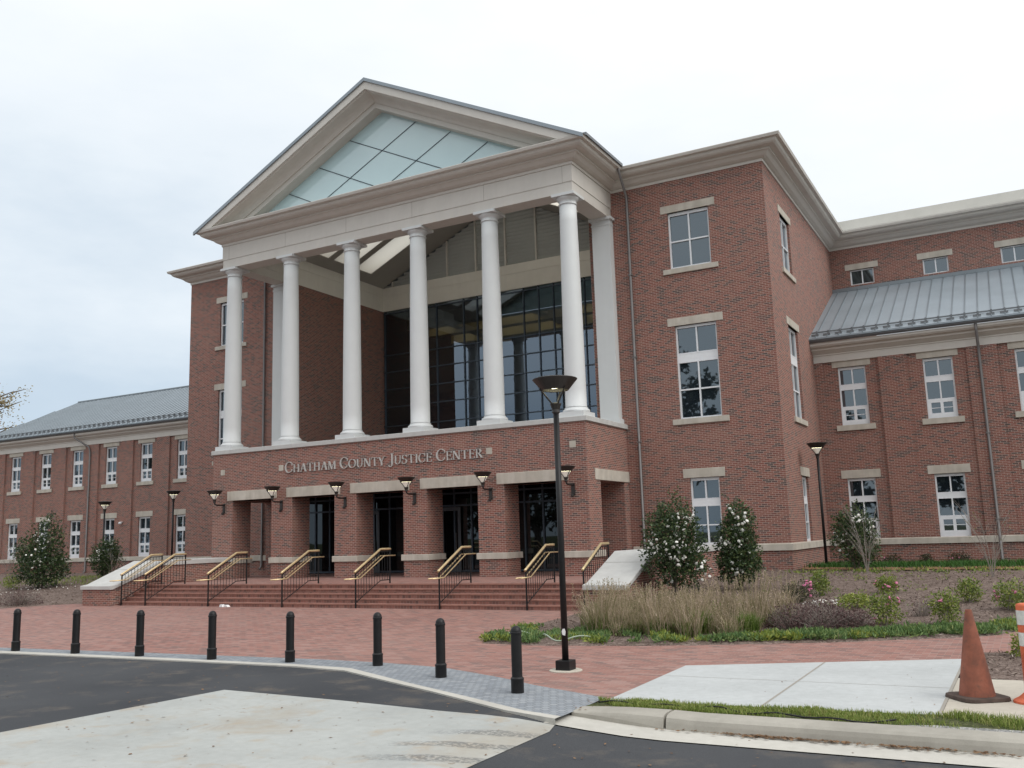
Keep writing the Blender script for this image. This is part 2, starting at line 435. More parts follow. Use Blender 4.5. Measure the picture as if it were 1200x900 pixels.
def cone_mat():
    mm, t, b = mat('weathered_orange_rubber')
    n1 = noise(t, 5, 6, None, 0.65); n2 = noise(t, 22, 4)
    c = ramp(t, n1, [(0.25, (0.12, 0.050, 0.034)), (0.5, (0.24, 0.078, 0.045)), (0.75, (0.33, 0.115, 0.070))])
    c = mixc(t, mapr(t, n2, 0.55, 0.8, 0, 0.7), c, (0.09, 0.055, 0.04))
    link(t, c, b.inputs['Base Color']); b.inputs['Roughness'].default_value = 0.75
    return mm
CONE = cone_mat()
CONEB = plain('dirty_cone_base', (0.075, 0.052, 0.042), 0.85, 0.3, 10)
ORANGE = plain('safety_orange', (0.60, 0.135, 0.058), 0.55, 0.22, 5)
REFL = plain('white_reflective_band', (0.62, 0.62, 0.58), 0.4, 0.2, 12)
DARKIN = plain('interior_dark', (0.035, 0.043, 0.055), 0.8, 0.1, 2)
INCEIL = plain('interior_ceiling', (0.50, 0.44, 0.31), 0.8, 0.05, 2)
JOINT = plain('joint_dark', (0.30, 0.28, 0.245), 0.9, 0.05, 3)  # own darker tone of the joint strips

# ------------------------------------------------------------------ mesh helpers
class MB:
    def __init__(s): s.v = []; s.f = []
    def q(s, *pts):
        k = len(s.v); s.v += [tuple(p) for p in pts]; s.f.append(tuple(range(k, k + len(pts)))); return s
    def box(s, x0, x1, y0, y1, z0, z1):
        k = len(s.v)
        s.v += [(x0, y0, z0), (x1, y0, z0), (x1, y1, z0), (x0, y1, z0), (x0, y0, z1), (x1, y0, z1), (x1, y1, z1), (x0, y1, z1)]
        s.f += [tuple(k + i for i in f) for f in ((0, 3, 2, 1), (4, 5, 6, 7), (0, 1, 5, 4), (1, 2, 6, 5), (2, 3, 7, 6), (3, 0, 4, 7))]
        return s
    def prism(s, poly, fn0, fn1):
        """poly: list of 2d points (counter-clockwise as seen from the fn1 side)"""
        k = len(s.v); n = len(poly)
        s.v += [fn0(*p) for p in poly] + [fn1(*p) for p in poly]
        s.f.append(tuple(k + n + i for i in range(n)))
        s.f.append(tuple(k + n - 1 - i for i in range(n)))
        for i in range(n):
            j = (i + 1) % n
            s.f.append((k + i, k + j, k + n + j, k + n + i))
        return s
    def lathe(s, prof, seg=24, c=(0, 0, 0), cap=True):
        k = len(s.v); n = len(prof)
        for r, z in prof:
            for i in range(seg):
                a = 2 * math.pi * i / seg
                s.v.append((c[0] + r * math.cos(a), c[1] + r * math.sin(a), c[2] + z))
        for j in range(n - 1):
            for i in range(seg):
                i2 = (i + 1) % seg
                s.f.append((k + j * seg + i, k + j * seg + i2, k + (j + 1) * seg + i2, k + (j + 1) * seg + i))
        if cap:
            s.f.append(tuple(k + seg - 1 - i for i in range(seg)))
            s.f.append(tuple(k + (n - 1) * seg + i for i in range(seg)))
        return s
    def tube(s, pts, r, seg=8, cap=True):
        pts = [Vector(p) for p in pts]
        rs = r if isinstance(r, (list, tuple)) else [r] * len(pts)
        k = len(s.v); n = len(pts); prev = None
        for i, p in enumerate(pts):
            d = (pts[min(i + 1, n - 1)] - pts[max(i - 1, 0)])
            if d.length < 1e-9: d = Vector((0, 0, 1))
            d.normalize()
            a = Vector((0, 0, 1)) if abs(d.z) < 0.9 else Vector((1, 0, 0))
            if prev is not None: a = prev
            u = (a - d * a.dot(d))
            if u.length < 1e-6: u = d.orthogonal()
            u.normalize(); w = d.cross(u); prev = u
            for j in range(seg):
                t = 2 * math.pi * j / seg
                s.v.append(tuple(p + (u * math.cos(t) + w * math.sin(t)) * rs[i]))
        for i in range(n - 1):
            for j in range(seg):
                j2 = (j + 1) % seg
                s.f.append((k + i * seg + j, k + i * seg + j2, k + (i + 1) * seg + j2, k + (i + 1) * seg + j))
        if cap:
            s.f.append(tuple(k + seg - 1 - j for j in range(seg)))
            s.f.append(tuple(k + (n - 1) * seg + j for j in range(seg)))
        return s
    def sweep(s, path, prof, right=True):
        """horizontal path (x,y), profile (offset,z); offset goes to the right-hand side of the walk (mitred)"""
        n = len(path); k = len(s.v); mcount = len(prof)
        P = [Vector(p) for p in path]
        for i in range(n):
            d0 = (P[i] - P[i - 1]).normalized() if i > 0 else (P[1] - P[0]).normalized()
            d1 = (P[i + 1] - P[i]).normalized() if i < n - 1 else d0
            n0 = Vector((d0.y, -d0.x)); n1 = Vector((d1.y, -d1.x))
            b = n0 + n1; b.normalize(); b /= max(0.2, b.dot(n0))
            for o, z in prof:
                s.v.append((P[i].x + b.x * o, P[i].y + b.y * o, z))
        for i in range(n - 1):
            for j in range(mcount):
                j2 = (j + 1) % mcount
                s.f.append((k + i * mcount + j, k + (i + 1) * mcount + j, k + (i + 1) * mcount + j2, k + i * mcount + j2))
        s.f.append(tuple(k + j for j in range(mcount)))
        s.f.append(tuple(k + (n - 1) * mcount + mcount - 1 - j for j in range(mcount)))
        return s
    def build(s, name, material, parent=None, smooth=False, origin=None):
        me = bpy.data.meshes.new(name)
        vv = s.v
        if origin is not None: vv = [(x - origin[0], y - origin[1], z - origin[2]) for x, y, z in s.v]
        me.from_pydata(vv, [], s.f)
        me.materials.append(material)
        if smooth:
            me.polygons.foreach_set('use_smooth', [True] * len(me.polygons))
        me.update()
        o = bpy.data.objects.new(name, me)
        COL.objects.link(o)
        if origin is not None: o.location = origin
        if parent is not None: o.parent = parent
        return o
def tag(o, label=None, cat=None, group=None, kind=None):
    if label: o['label'] = label
    if cat: o['category'] = cat
    if group: o['group'] = group
    if kind: o['kind'] = kind
    return o
def empty(name, loc, label, cat, group=None, rz=0.0):
    o = bpy.data.objects.new(name, None)
    o.empty_display_size = 0.3
    COL.objects.link(o)
    o.location = loc; o.rotation_euler = (0, 0, rz)
    return tag(o, label, cat, group)
def copy_tree(o, parent=None):
    c = o.copy(); COL.objects.link(c)
    if parent is not None: c.parent = parent
    for ch in list(o.children): copy_tree(ch, c)
    return c
def fix_normals(o):
    import bmesh
    bm = bmesh.new(); bm.from_mesh(o.data)
    bmesh.ops.recalc_face_normals(bm, faces=bm.faces)
    bm.to_mesh(o.data); bm.free()
    return o
def bevel(o, w=0.01, seg=2):
    md = o.modifiers.new('bevel', 'BEVEL'); md.width = w; md.segments = seg; md.limit_method = 'ANGLE'; md.angle_limit = R(40)
    return o

# ------------------------------------------------------------------ ground
RB = [(1.9, 4), (1.95, -4.0), (2.3, -7.8), (2.55, -10.0), (2.8, -11.5), (3.05, -11.95), (4.1, -12.05), (6.15, -11.6), (9.0, -10.4), (11.2, -8.95), (11.7, -8.0), (13.5, -6.4), (16, -5), (30, -4), (30, 14), (1.9, 14)]
LB = [(-16.9, -4.6), (-17.9, -4.55), (-18.6, -5.6), (-19.2, -7.4), (-22, -9), (-60, -12), (-60, 14), (-16.9, 14)]
def sdist(x, y, poly):
    x = np.asarray(x, float); y = np.asarray(y, float)
    d = np.full(x.shape, 1e9); ins = np.zeros(x.shape, bool); n = len(poly)
    for i in range(n):
        ax, ay = poly[i]; bx, by = poly[(i + 1) % n]
        ex, ey = bx - ax, by - ay
        t = np.clip(((x - ax) * ex + (y - ay) * ey) / (ex * ex + ey * ey), 0, 1)
        d = np.minimum(d, np.hypot(x - ax - t * ex, y - ay - t * ey))
        ins ^= ((ay > y) != (by > y)) & (x < (bx - ax) * (y - ay) / ((by - ay) + 1e-12) + ax)
    return np.where(ins, d, -d)
def ss(t):
    t = np.clip(t, 0, 1); return t * t * (3 - 2 * t)
def lump(x, y): return 0.012 * np.sin(x * 5.1 + 1.3 * np.sin(y * 3.7)) * np.sin(y * 4.3 + np.sin(x * 2.9)) + 0.008 * np.sin(x * 11.3 + y * 7.9)
def zR(x, y):
    x = np.asarray(x, float); y = np.asarray(y, float); d = sdist(x, y, RB)
    z = .035 * ss(d / .25) + .545 * ss((y + 11) / 13.5) * ss(d / 2.0) - .16 * ss((y - 5) / 5) + lump(x, y) * ss(d / .4)
    return np.where(d < 0, np.maximum(d * .3, -.25), z)
def zL(x, y):
    x = np.asarray(x, float); y = np.asarray(y, float); d = sdist(x, y, LB)
    z = .035 * ss(d / .25) + .5 * ss((y + 7) / 10) * ss(d / 2.5) + lump(x, y) * ss(d / .4)
    return np.where(d < 0, np.maximum(d * .3, -.25), z)
def grid(name, x0, x1, nx, y0, y1, ny, zf, material, label=None):
    X, Y = np.meshgrid(np.linspace(x0, x1, nx), np.linspace(y0, y1, ny))
    Z = zf(X, Y)
    v = np.stack([X.ravel(), Y.ravel(), Z.ravel()], 1).tolist()
    f = [(j * nx + i, j * nx + i + 1, (j + 1) * nx + i + 1, (j + 1) * nx + i) for j in range(ny - 1) for i in range(nx - 1)]
    mb = MB(); mb.v = v; mb.f = f
    o = mb.build(name, material, smooth=True)
    return tag(o, kind='structure')
def sheet(name, pts, z, material):
    mb = MB(); mb.q(*[(x, y, z) for x, y in pts])
    return tag(mb.build(name, material), kind='structure')
tag(MB().q((-1500, -1500, -0.30), (1500, -1500, -0.30), (1500, 1500, -0.30), (-1500, 1500, -0.30)).build('ground', EARTH), kind='structure')
ST = [(-80, -15.9), (-6.44, -14.97), (-1.82, -14.74), (1.61, -14.6), (2.85, -14.64), (4.12, -14.84), (5.44, -15.44), (6.2, -15.88), (7.44, -16.46)]
WT = [(-80, -16.2), (-5.82, -15.37), (-1.29, -15.24), (1.6, -15.22), (2.76, -15.32), (4.54, -16.28), (5.81, -16.92), (6.92, -17.5), (7.44, -17.66)]
WB = [(-80, -16.4), (-5.3, -15.6), (-0.9, -15.43), (1.7, -15.41), (2.81, -15.54), (4.0, -16.15), (5.27, -16.78), (6.7, -17.55), (7.44, -17.8)]
plz = [(-80, -16.2)] + [(x, y - .12) for x, y in ST[1:]] + [(7.5, -16.46), (7.5, -13.7), (10.98, -11.95), (11.0, -11.5), (11.55, -11.1), (11.75, -9.3), (13.6, -7.6), (16.5, -6.2), (31, -5.2), (31, -3.8), (16, -4.6), (2.6, -4.6), (2.6, 3.4), (-80, 3.4)]
sheet('brick_plaza', plz, 0.0, PLAZA)
def strip(name, a, b, z, material, skirt=0):
    mb = MB()
    for i in range(len(a) - 1):
        mb.q((*b[i], z), (*b[i + 1], z), (*a[i + 1], z), (*a[i], z))
        if skirt: mb.q((*b[i], z - skirt), (*b[i + 1], z - skirt), (*b[i + 1], z), (*b[i], z))
    return tag(mb.build(name, material), kind='structure')
strip('paver_strip', ST, [(x, y - .05) for x, y in WT], 0.004, PAVER)
strip('concrete_edging', WT, WB, 0.008, EDGE, .2)
def zroad(x): return -0.012 - 0.118 * float(ss((x - 6.6) / 2.0))
xs = [-120, 0, 2.0, 2.33, 4.43, 5.95, 6.6, 7.0, 7.44, 7.8, 8.2, 8.6, 9, 60]
mb = MB()
ys = [-90, -24, -20.4, -19.2, -18.4, -17.82]
for i in range(len(xs) - 1):
    for j in range(len(ys) - 1):
        mb.q((xs[i], ys[j], zroad(xs[i])), (xs[i + 1], ys[j], zroad(xs[i + 1])), (xs[i + 1], ys[j + 1], zroad(xs[i + 1])), (xs[i], ys[j + 1], zroad(xs[i])))
tops = [-13, -13, -13, -13, -15, -16, -16.8, -17.3, -17.6]
for i in range(8):
    mb.q((xs[i], -17.82, zroad(xs[i])), (xs[i + 1], -17.82, zroad(xs[i + 1])), (xs[i + 1], tops[i + 1], zroad(xs[i + 1])), (xs[i], tops[i], zroad(xs[i])))
tag(mb.build('asphalt_road', ASPH), kind='structure')
ax = [2.33, 3.3, 4.43, 5.2, 5.95, 6.6, 7.0, 7.44, 7.52]
at_ = [-17.45, -17.51, -17.59, -17.67, -17.76, -17.79, -17.8, -17.81, -18.1]
ay = [-18.6, -19.6, -20.6, -24, -34]
mb = MB()
for i in range(len(ax) - 1):
    col = lambda k, r: (ax[k] + (-0.08 * (at_[0] - ay[r - 1]) * (1 if k == 0 else 0) if r > 0 else 0), at_[k] if r == 0 else ay[r - 1], zroad(ax[k]) + 0.005)
    for r in range(len(ay)):
        mb.q(col(i, r + 1), col(i + 1, r + 1), col(i + 1, r), col(i, r))
tag(mb.build('concrete_apron', APRON), kind='structure')
# gutter pan, kerb, verge, pavement slabs
mb = MB()
gx = [7.3, 7.8, 8.2, 8.6, 9.0, 60]
for i in range(len(gx) - 1):
    z0, z1 = zroad(gx[i]) + .006, zroad(gx[i + 1]) + .006
    mb.q((gx[i], -17.80, z0), (gx[i + 1], -17.80, z1), (gx[i + 1], -17.3, z1 + .012), (gx[i], -17.3, z0 + .012))
tag(mb.build('gutter_pan', EDGE), kind='structure')
def kerb_run(name, stations):
    mb = MB(); prof_n = 9
    for x, h, zb in stations:
        zt = zb + h
        pr_ = [(-17.36, zb), (-17.345, zb + .5 * h), (-17.33, zb + .78 * h), (-17.29, zb + .93 * h), (-17.23, zt), (-17.06, zt + .003), (-17.03, zt - .004), (-17.03, -.2), (-17.36, -.25)]
        k = len(mb.v); mb.v += [(x, y, z) for y, z in pr_]
    for i in range(len(stations) - 1):
        for j in range(prof_n):
            a, b = i * prof_n + j, i * prof_n + (j + 1) % prof_n
            mb.f.append((a, a + prof_n, b + prof_n, b))
    mb.f.append(tuple(range(prof_n))[::-1]); mb.f.append(tuple((len(stations) - 1) * prof_n + j for j in range(prof_n)))
    return tag(fix_normals(mb.build(name, CURB, smooth=False)), kind='structure')
kerb_run('kerb', [(7.42, .012, -.005), (7.7, .04, -.02), (8.0, .075, -.045), (8.25, .105, -.075), (8.46, .13, -.10)])
kerb_run('kerb', [(8.49, .135, -.105), (8.8, .15, -.13), (11.2, .15, -.13), (11.6, .15, -.13)] + [(14.5, .15, -.13), (60, .15, -.13)])
for i in range(1):
    sheet('sidewalk', [(7.52, -16.7), (11.0, -16.7), (11.0, -11.97), (7.48, -13.67)], 0.006, SIDEW)
MB_ = MB()
MB_.q((9.235, -16.7, .0085), (9.262, -16.7, .0085), (9.262, -12.82, .0085), (9.235, -12.83, .0085))
MB_.q((7.52, -14.66, .009), (11.0, -14.62, .009), (11.0, -14.61, .009), (7.52, -14.65, .009))
MB_.q((10.985, -16.7, .0095), (11.02, -16.7, .0095), (11.02, -11.97, .0095), (10.985, -11.97, .0095))
tag(MB_.build('sidewalk_joint', JOINT), kind='structure')
sheet('sidewalk', [(11.02, -16.7), (40, -16.7), (40, -13.78), (11.02, -13.78)], 0.004, SLABT)
grid('mulch_bed', 1.85, 30, 190, -12.4, 9.95, 150, zR, MULCH)
grid('mulch_bed', -60, -16.95, 150, -12.6, 9.95, 90, zL, MULCH)
grid('mulch_bed', 11.03, 30, 60, -13.76, -8.2, 30, lambda x, y: 0.012 + lump(x, y) * .8 + .0 * x - .2 * ss((np.asarray(y) + 11.2) / .3) * ss((11.75 - np.asarray(x)) / .3 + .0), MULCH)
# verge soil
sheet('grass_verge', [(7.44, -17.04), (60, -17.04), (60, -16.35), (11, -16.35), (7.52, -16.62)], 0.010, EARTH)
# tan strip of straw between bed and lawn, and base of the wall lawn
mb = MB()
def drape(mb, pts, dz):
    for (a, b, c, d) in pts:
        mb.q(*[(x, y, float(zR(x, y)) + dz) for x, y in (a, b, c, d)])
for i in range(40):
    x0, x1 = 5.4 + i * .4, 5.8 + i * .4
    yy = lambda x: 4.1 + 1.2 * math.exp(-((x - 5.4) / 1.2) ** 2)
    drape(mb, [((x0, yy(x0) - 1.6), (x1, yy(x1) - 1.6), (x1, yy(x1)), (x0, yy(x0)))], .03)
tag(mb.build('pine_straw_strip', STRAW), kind='structure')
# ------------------------------------------------------------------ the courthouse
W_ = 16.571; D1 = 3.528; XR = 5.317; XL = -W_ - 5.295; XM = -W_ / 2
YG = 10.02; YW = 9.89; YC = 15.8
ZA, ZM, ZF, ZK = 13.252, 13.609, 14.228, 14.806
XI0, XI1 = -15.42, -1.15
ELX, ERX, EY = -W_ + .23, -.23, .177
colx = [XM + (i - 2.5) * 3.078 for i in range(6)]
court = empty('courthouse', (0, 0, 0), 'red brick courthouse with a white columned portico, a gabled pediment and long two-storey wings', 'building')

def pmap(axis, c):
    if axis == 'y': return lambda u, d, z: (u, c + d, z)          # faces -Y
    if axis == 'x': return lambda u, d, z: (c - d, u, z)          # faces +X
    return lambda u, d, z: (c + d, u, z)                          # faces -X
def fbox(mb, P, u0, u1, d0, d1, z0, z1):
    a = P(u0, d0, z0); b = P(u1, d1, z1)
    return mb.box(min(a[0], b[0]), max(a[0], b[0]), min(a[1], b[1]), max(a[1], b[1]), z0, z1)
def wall(mb, axis, c, u0, u1, z0, z1, ops=(), depth=.2):
    P = pmap(axis, c)
    us = sorted({u0, u1} | {o[0] for o in ops} | {o[1] for o in ops})
    zs = sorted({z0, z1} | {o[2] for o in ops} | {o[3] for o in ops})
    for i in range(len(us) - 1):
        for j in range(len(zs) - 1):
            um, zm = (us[i] + us[i + 1]) / 2, (zs[j] + zs[j + 1]) / 2
            if any(o[0] < um < o[1] and o[2] < zm < o[3] for o in ops): continue
            mb.q(P(us[i], 0, zs[j]), P(us[i + 1], 0, zs[j]), P(us[i + 1], 0, zs[j + 1]), P(us[i], 0, zs[j + 1]))
    for a, b, c0, c1 in ops:
        mb.q(P(a, 0, c0), P(a, depth, c0), P(a, depth, c1), P(a, 0, c1))
        mb.q(P(b, 0, c0), P(b, 0, c1), P(b, depth, c1), P(b, depth, c0))
        mb.q(P(a, 0, c1), P(b, 0, c1), P(b, depth, c1), P(a, depth, c1))
        mb.q(P(a, 0, c0), P(a, depth, c0), P(b, depth, c0), P(b, 0, c0))
def window(axis, c, u0, u1, z0, z1, rows, lint=None, sill=None, fr=.055, inset=.09, hopper=False):
    """rows: list of (za, zb, 'glass' | 'panel'), bottom to top"""
    P = pmap(axis, c)
    f = MB(); d0, d1 = inset, inset + .09
    um = (u0 + u1) / 2
    fbox(f, P, u0, u0 + fr, d0, d1, z0, z1); fbox(f, P, u1 - fr, u1, d0, d1, z0, z1)
    fbox(f, P, u0 + fr, u1 - fr, d0, d1, z0, rows[0][0]); fbox(f, P, u0 + fr, u1 - fr, d0, d1, rows[-1][1], z1)
    g = MB()
    for i, (a, b, k) in enumerate(rows):
        if k == 'panel':
            fbox(f, P, u0 + fr, u1 - fr, d0 + .012, d1, a, b)
        else:
            fbox(f, P, um - .024, um + .024, d0 + .004, d1, a, b)
            if hopper and i == 0:
                fbox(f, P, u0 + fr, u0 + fr + .09, d0 + .002, d1, a, b); fbox(f, P, u1 - fr - .09, u1 - fr, d0 + .002, d1, a, b)
                fbox(f, P, um - .05, um - .0242, d0 + .003, d1, a, b); fbox(f, P, um + .0242, um + .05, d0 + .003, d1, a, b)
                zc = (a + b) / 2
                fbox(f, P, u0 + fr + .09, u1 - fr - .09, d0 + .055, d1 - .012, zc - .012, zc + .012)  # line mirrored in the hopper glass, built as a thin white bar
        if i + 1 < len(rows):
            nb = rows[i + 1][0]
            if nb - b > .001: fbox(f, P, u0 + fr, u1 - fr, d0 + .006, d1, b, nb)
    w = f.build('window', VINYL, court)
    g.q(P(u0 + .02, d0 + .06, z0 + .02), P(u1 - .02, d0 + .06, z0 + .02), P(u1 - .02, d0 + .06, z1 - .02), P(u0 + .02, d0 + .06, z1 - .02))
    g.build('pane', GLASS, w)
    if lint:
        bevel(fbox(MB(), P, lint[0], lint[1], -.025, .15, lint[2], lint[3]).build('lintel', STONE, w), .008, 1)
    if sill:
        bevel(fbox(MB(), P, sill[0], sill[1], -.07, .16, sill[2], sill[3]).build('sill', STONE, w), .008, 1)
    return w
RA = [(11.05, 11.95, 'glass'), (12.0, 12.92, 'glass')]
RB_ = [(5.73, 6.66, 'glass'), (6.71, 7.62, 'glass'), (7.67, 7.93, 'panel'), (7.97, 8.84, 'glass')]
RC = [(1.5, 2.06, 'glass'), (2.1, 2.70, 'glass'), (2.74, 2.94, 'panel'), (2.97, 3.56, 'glass')]
RWU = [(5.86, 6.25, 'glass'), (6.39, 7.02, 'glass'), (7.05, 7.21, 'panel'), (7.24, 7.80, 'glass')]
RWL = [(1.64, 2.03, 'glass'), (2.17, 2.77, 'glass'), (2.81, 2.97, 'panel'), (3.0, 3.56, 'glass')]

# main block walls
opsR = [(1.88, 3.36, 10.97, 13.03), (1.91, 3.38, 5.67, 8.93), (2.12, 3.13, 1.42, 3.66)]
front = MB()
wall(front, 'y', D1, XI1, XR, -.3, 14.3, opsR)
front.build('front_wall', BRICK, court)
opsL = [(2 * XM - b, 2 * XM - a, c, d) for a, b, c, d in opsR]
front = MB()
wall(front, 'y', D1, XL, XI0, -.3, 14.3, opsL)
front.build('front_wall', BRICK, court)
side = MB()
opsS = [(5.70, 7.20, 10.97, 13.03), (5.70, 7.20, 5.67, 8.93), (5.98, 7.0, 1.42, 3.66)]
wall(side, 'x', XR, D1, YC + 6, -.3, 14.3, opsS)
side.build('side_wall', BRICK, court)
inner = MB()
wall(inner, 'x', XI0, D1, 18, -.3, ZA + .1)
inner.build('portico_side_wall', BRICK, court)
inner = MB()
wall(inner, 'mx', XI1, D1, 18, -.3, ZA + .1)
inner.build('portico_side_wall', BRICK, court)
ow = MB()
wall(ow, 'mx', XL, D1, 30, -.3, 14.3)
ow.build('side_wall', BRICK, court)
def block_windows(axis, c, ops, mirror=False):
    for k, (a, b, z0, z1) in enumerate(ops):
        um = (a + b) / 2
        if k == 0: window(axis, c, a, b, z0, z1, RA, (um - .98, um + .98, 13.03, 13.30), (um - .98, um + .98, 10.79, 10.97))
        elif k == 1: window(axis, c, a, b, z0, z1, RB_, (um - .98, um + .98, 8.93, 9.21), (um - .98, um + .98, 5.48, 5.67))
        else: window(axis, c, a, b, z0, z1, RC, (um - .72, um + .72, 3.66, 3.97))
block_windows('y', D1, opsR); block_windows('y', D1, opsL); block_windows('x', XR, opsS)
# water table band
bp = [(0.0, 1.2), (.07, 1.2), (.07, 1.40), (.0, 1.425)]
band = MB()
band.sweep([(0.0, D1), (XR, D1), (XR, YW - .06), (26, YW - .06)], bp)
fix_normals(band.build('water_table_band', STONE, court))
band = MB()
band.sweep([(-47.4, YW - .06), (XL, YW - .06), (XL, D1), (-W_, D1)], bp)
fix_normals(band.build('water_table_band', STONE, court))
# flat roof over the two blocks
roofs = MB()
roofs.box(XL - .3, XI0, D1 - .3, 30, 14.6, 14.78); roofs.build('flat_roof', GUTTER, court)
roofs = MB(); roofs.box(XI1, XR + .3, D1 - .3, YC + 6, 14.6, 14.78)
roofs.build('flat_roof', GUTTER, court)

# main cornice, one mitred run
cp = [(-.12, 14.205), (.035, 14.205), (.035, 14.30), (.10, 14.315), (.19, 14.36), (.29, 14.45), (.36, 14.48), (.36, 14.53), (.56, 14.56), (.63, 14.61), (.66, 14.665), (.66, 14.70), (.775, 14.715), (.81, 14.80), (.80, 14.82), (-.12, 14.84)]
cor = MB().sweep([(XL, 30), (XL, D1), (ELX, D1), (ELX, EY), (ERX, EY), (ERX, D1), (XR, D1), (XR, YC), (40, YC)], cp)
fix_normals(cor.build('cornice', TRIM, court))
# gutters along the portico's two sides, dark metal
for x, sgn in ((ERX, 1), (ELX, -1)):
    a, b = sorted((x + sgn * .70, x + sgn * .86))
    MB().box(a, b, EY - .62, D1 - .82, 14.80, 14.90).build('gutter', GUTTER, court)

# entablature (architrave and frieze) over the columns
TH = .72
ent = MB()
ent.box(ELX, ERX, EY, EY + TH, ZM + .008, ZF)
ent.box(ELX + .022, ERX - .022, EY + .022, EY + TH - .02, ZA, ZM + .008)
for x0, x1 in ((ELX, ELX + TH), (ERX - TH, ERX)):
    ent.box(x0, x1, EY + TH, D1, ZM + .008, ZF)
    ent.box(x0 + .022, x1 - .022, EY + TH - .02, D1, ZA, ZM + .008)
e = ent.build('entablature', TRIM, court)
jl = MB()
for i in range(6):
    jl.box(colx[i] - .006, colx[i] + .006, EY - .002, EY + .01, ZM + .01, ZF)
jl.build('joint_line', JOINT, e)
# inner beams of the portico
ib = MB()
ib.box(XI0 - .3, XI0 + .03, D1, YG, ZM + .4, 14.45); ib.box(XI0 - .3, XI0 + .012, D1, YG, ZA, ZM + .4)
ib.box(XI1 - .03, XI1 + .3, D1, YG, ZM + .4, 14.45); ib.box(XI1 - .012, XI1 + .3, D1, YG, ZA, ZM + .4)
ib.box(XI0 + .03, XI1 - .03, YG - .03, YG + .35, ZM + .4, 14.45); ib.box(XI0 + .012, XI1 - .012, YG - .012, YG + .35, ZA, ZM + .4)
ib.build('inner_beam', INTRIM, court)

# pediment: raking layers, roof, glazed tympanum
SL = .4966; AP = 19.2
def rake(mb, prof, zb):
    """profile (y, offset below the roof line) run down both slopes and cut level at zb"""
    n = len(prof)
    for sgn in (-1, 1):
        k = len(mb.v)
        for y, o in prof: mb.v.append((XM, y, AP - o))
        for y, o in prof: mb.v.append((XM + sgn * (AP - o - zb) / SL, y, zb))
        for i in range(n):
            j = (i + 1) % n
            mb.f.append((k + i, k + j, k + n + j, k + n + i))
        mb.f.append(tuple(k + n + i for i in range(n)))
ped = MB()
HW = ERX + .81 - XM
rake(ped, [(EY + y, o) for y, o in ((.42, .12), (-.80, .12), (-.80, .44), (-.73, .44), (-.69, .49), (-.46, .52), (-.38, .54), (-.30, .59), (-.24, .66), (-.20, .73), (-.14, .73), (-.14, .935), (.42, .935))], 14.825)
ped_o = ped.build('pediment', TRIM, court)
tg = MB()
tz = AP - .80
tb = 14.83
hw = (tz - tb) / SL
tg.q((XM - hw, EY + .30, tb), (XM + hw, EY + .30, tb), (XM, EY + .30, tz))
tg_o = tg.build('tympanum_glass', TYMP, ped_o)
mu = MB()
def diag(xa, za, s):
    """line through (xa, za) at slope s*SL, kept inside the glass triangle"""
    ts = [-9 + i * .02 for i in range(901)]
    ins = [t_ for t_ in ts if za + s * SL * t_ > 14.86 and za + s * SL * t_ < AP - .96 - SL * abs(xa + t_ - XM)]
    if not ins: return
    a, b = ins[0], ins[-1]
    p0 = Vector((xa + a, EY + .285, za + s * SL * a)); p1 = Vector((xa + b, EY + .285, za + s * SL * b))
    mu.tube([p0, p1], .015, 4)
for k in (-1, -2, -3):
    diag(XM, AP - .96 + k * 1.55, -1); diag(XM, AP - .96 + k * 1.55, 1)
mu.build('glazing_bar', ALUM, ped_o)

# gabled roof and the portico's sloped ceiling with skylights in its left slope, more added in the right for light
SKY_Y = [(1.0, 2.0), (2.35, 3.55), (3.95, 5.15), (5.5, 6.72), (7.1, 8.32)]
SKX = (-14.85, -8.9)  # carried up near the ridge so more daylight reaches the inner beams
def slope_cells(mb, zf, x0, x1, y0, y1, holes):
    xs_ = sorted({x0, x1} | {h[0] for h in holes} | {h[1] for h in holes})
    ys_ = sorted({y0, y1} | {h[2] for h in holes} | {h[3] for h in holes})
    for i in range(len(xs_) - 1):
        for j in range(len(ys_) - 1):
            xm, ym = (xs_[i] + xs_[i + 1]) / 2, (ys_[j] + ys_[j + 1]) / 2
            if any(h[0] < xm < h[1] and h[2] < ym < h[3] for h in holes): continue
            mb.q((xs_[i], ys_[j], zf(xs_[i])), (xs_[i + 1], ys_[j], zf(xs_[i + 1])), (xs_[i + 1], ys_[j + 1], zf(xs_[i + 1])), (xs_[i], ys_[j + 1], zf(xs_[i])))
hol = [(SKX[0], SKX[1], a, b) for a, b in SKY_Y]
zc = lambda x: 14.45 + .47 * (x - XI0)
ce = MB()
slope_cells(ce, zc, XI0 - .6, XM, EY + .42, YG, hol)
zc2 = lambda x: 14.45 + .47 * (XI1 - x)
holR = [(2 * XM - h[1], 2 * XM - h[0], h[2], h[3]) for h in hol]  # unseen right-slope skylights, added to brighten the portico
slope_cells(ce, zc2, XM, XI1 + .6, EY + .42, YG, holR)
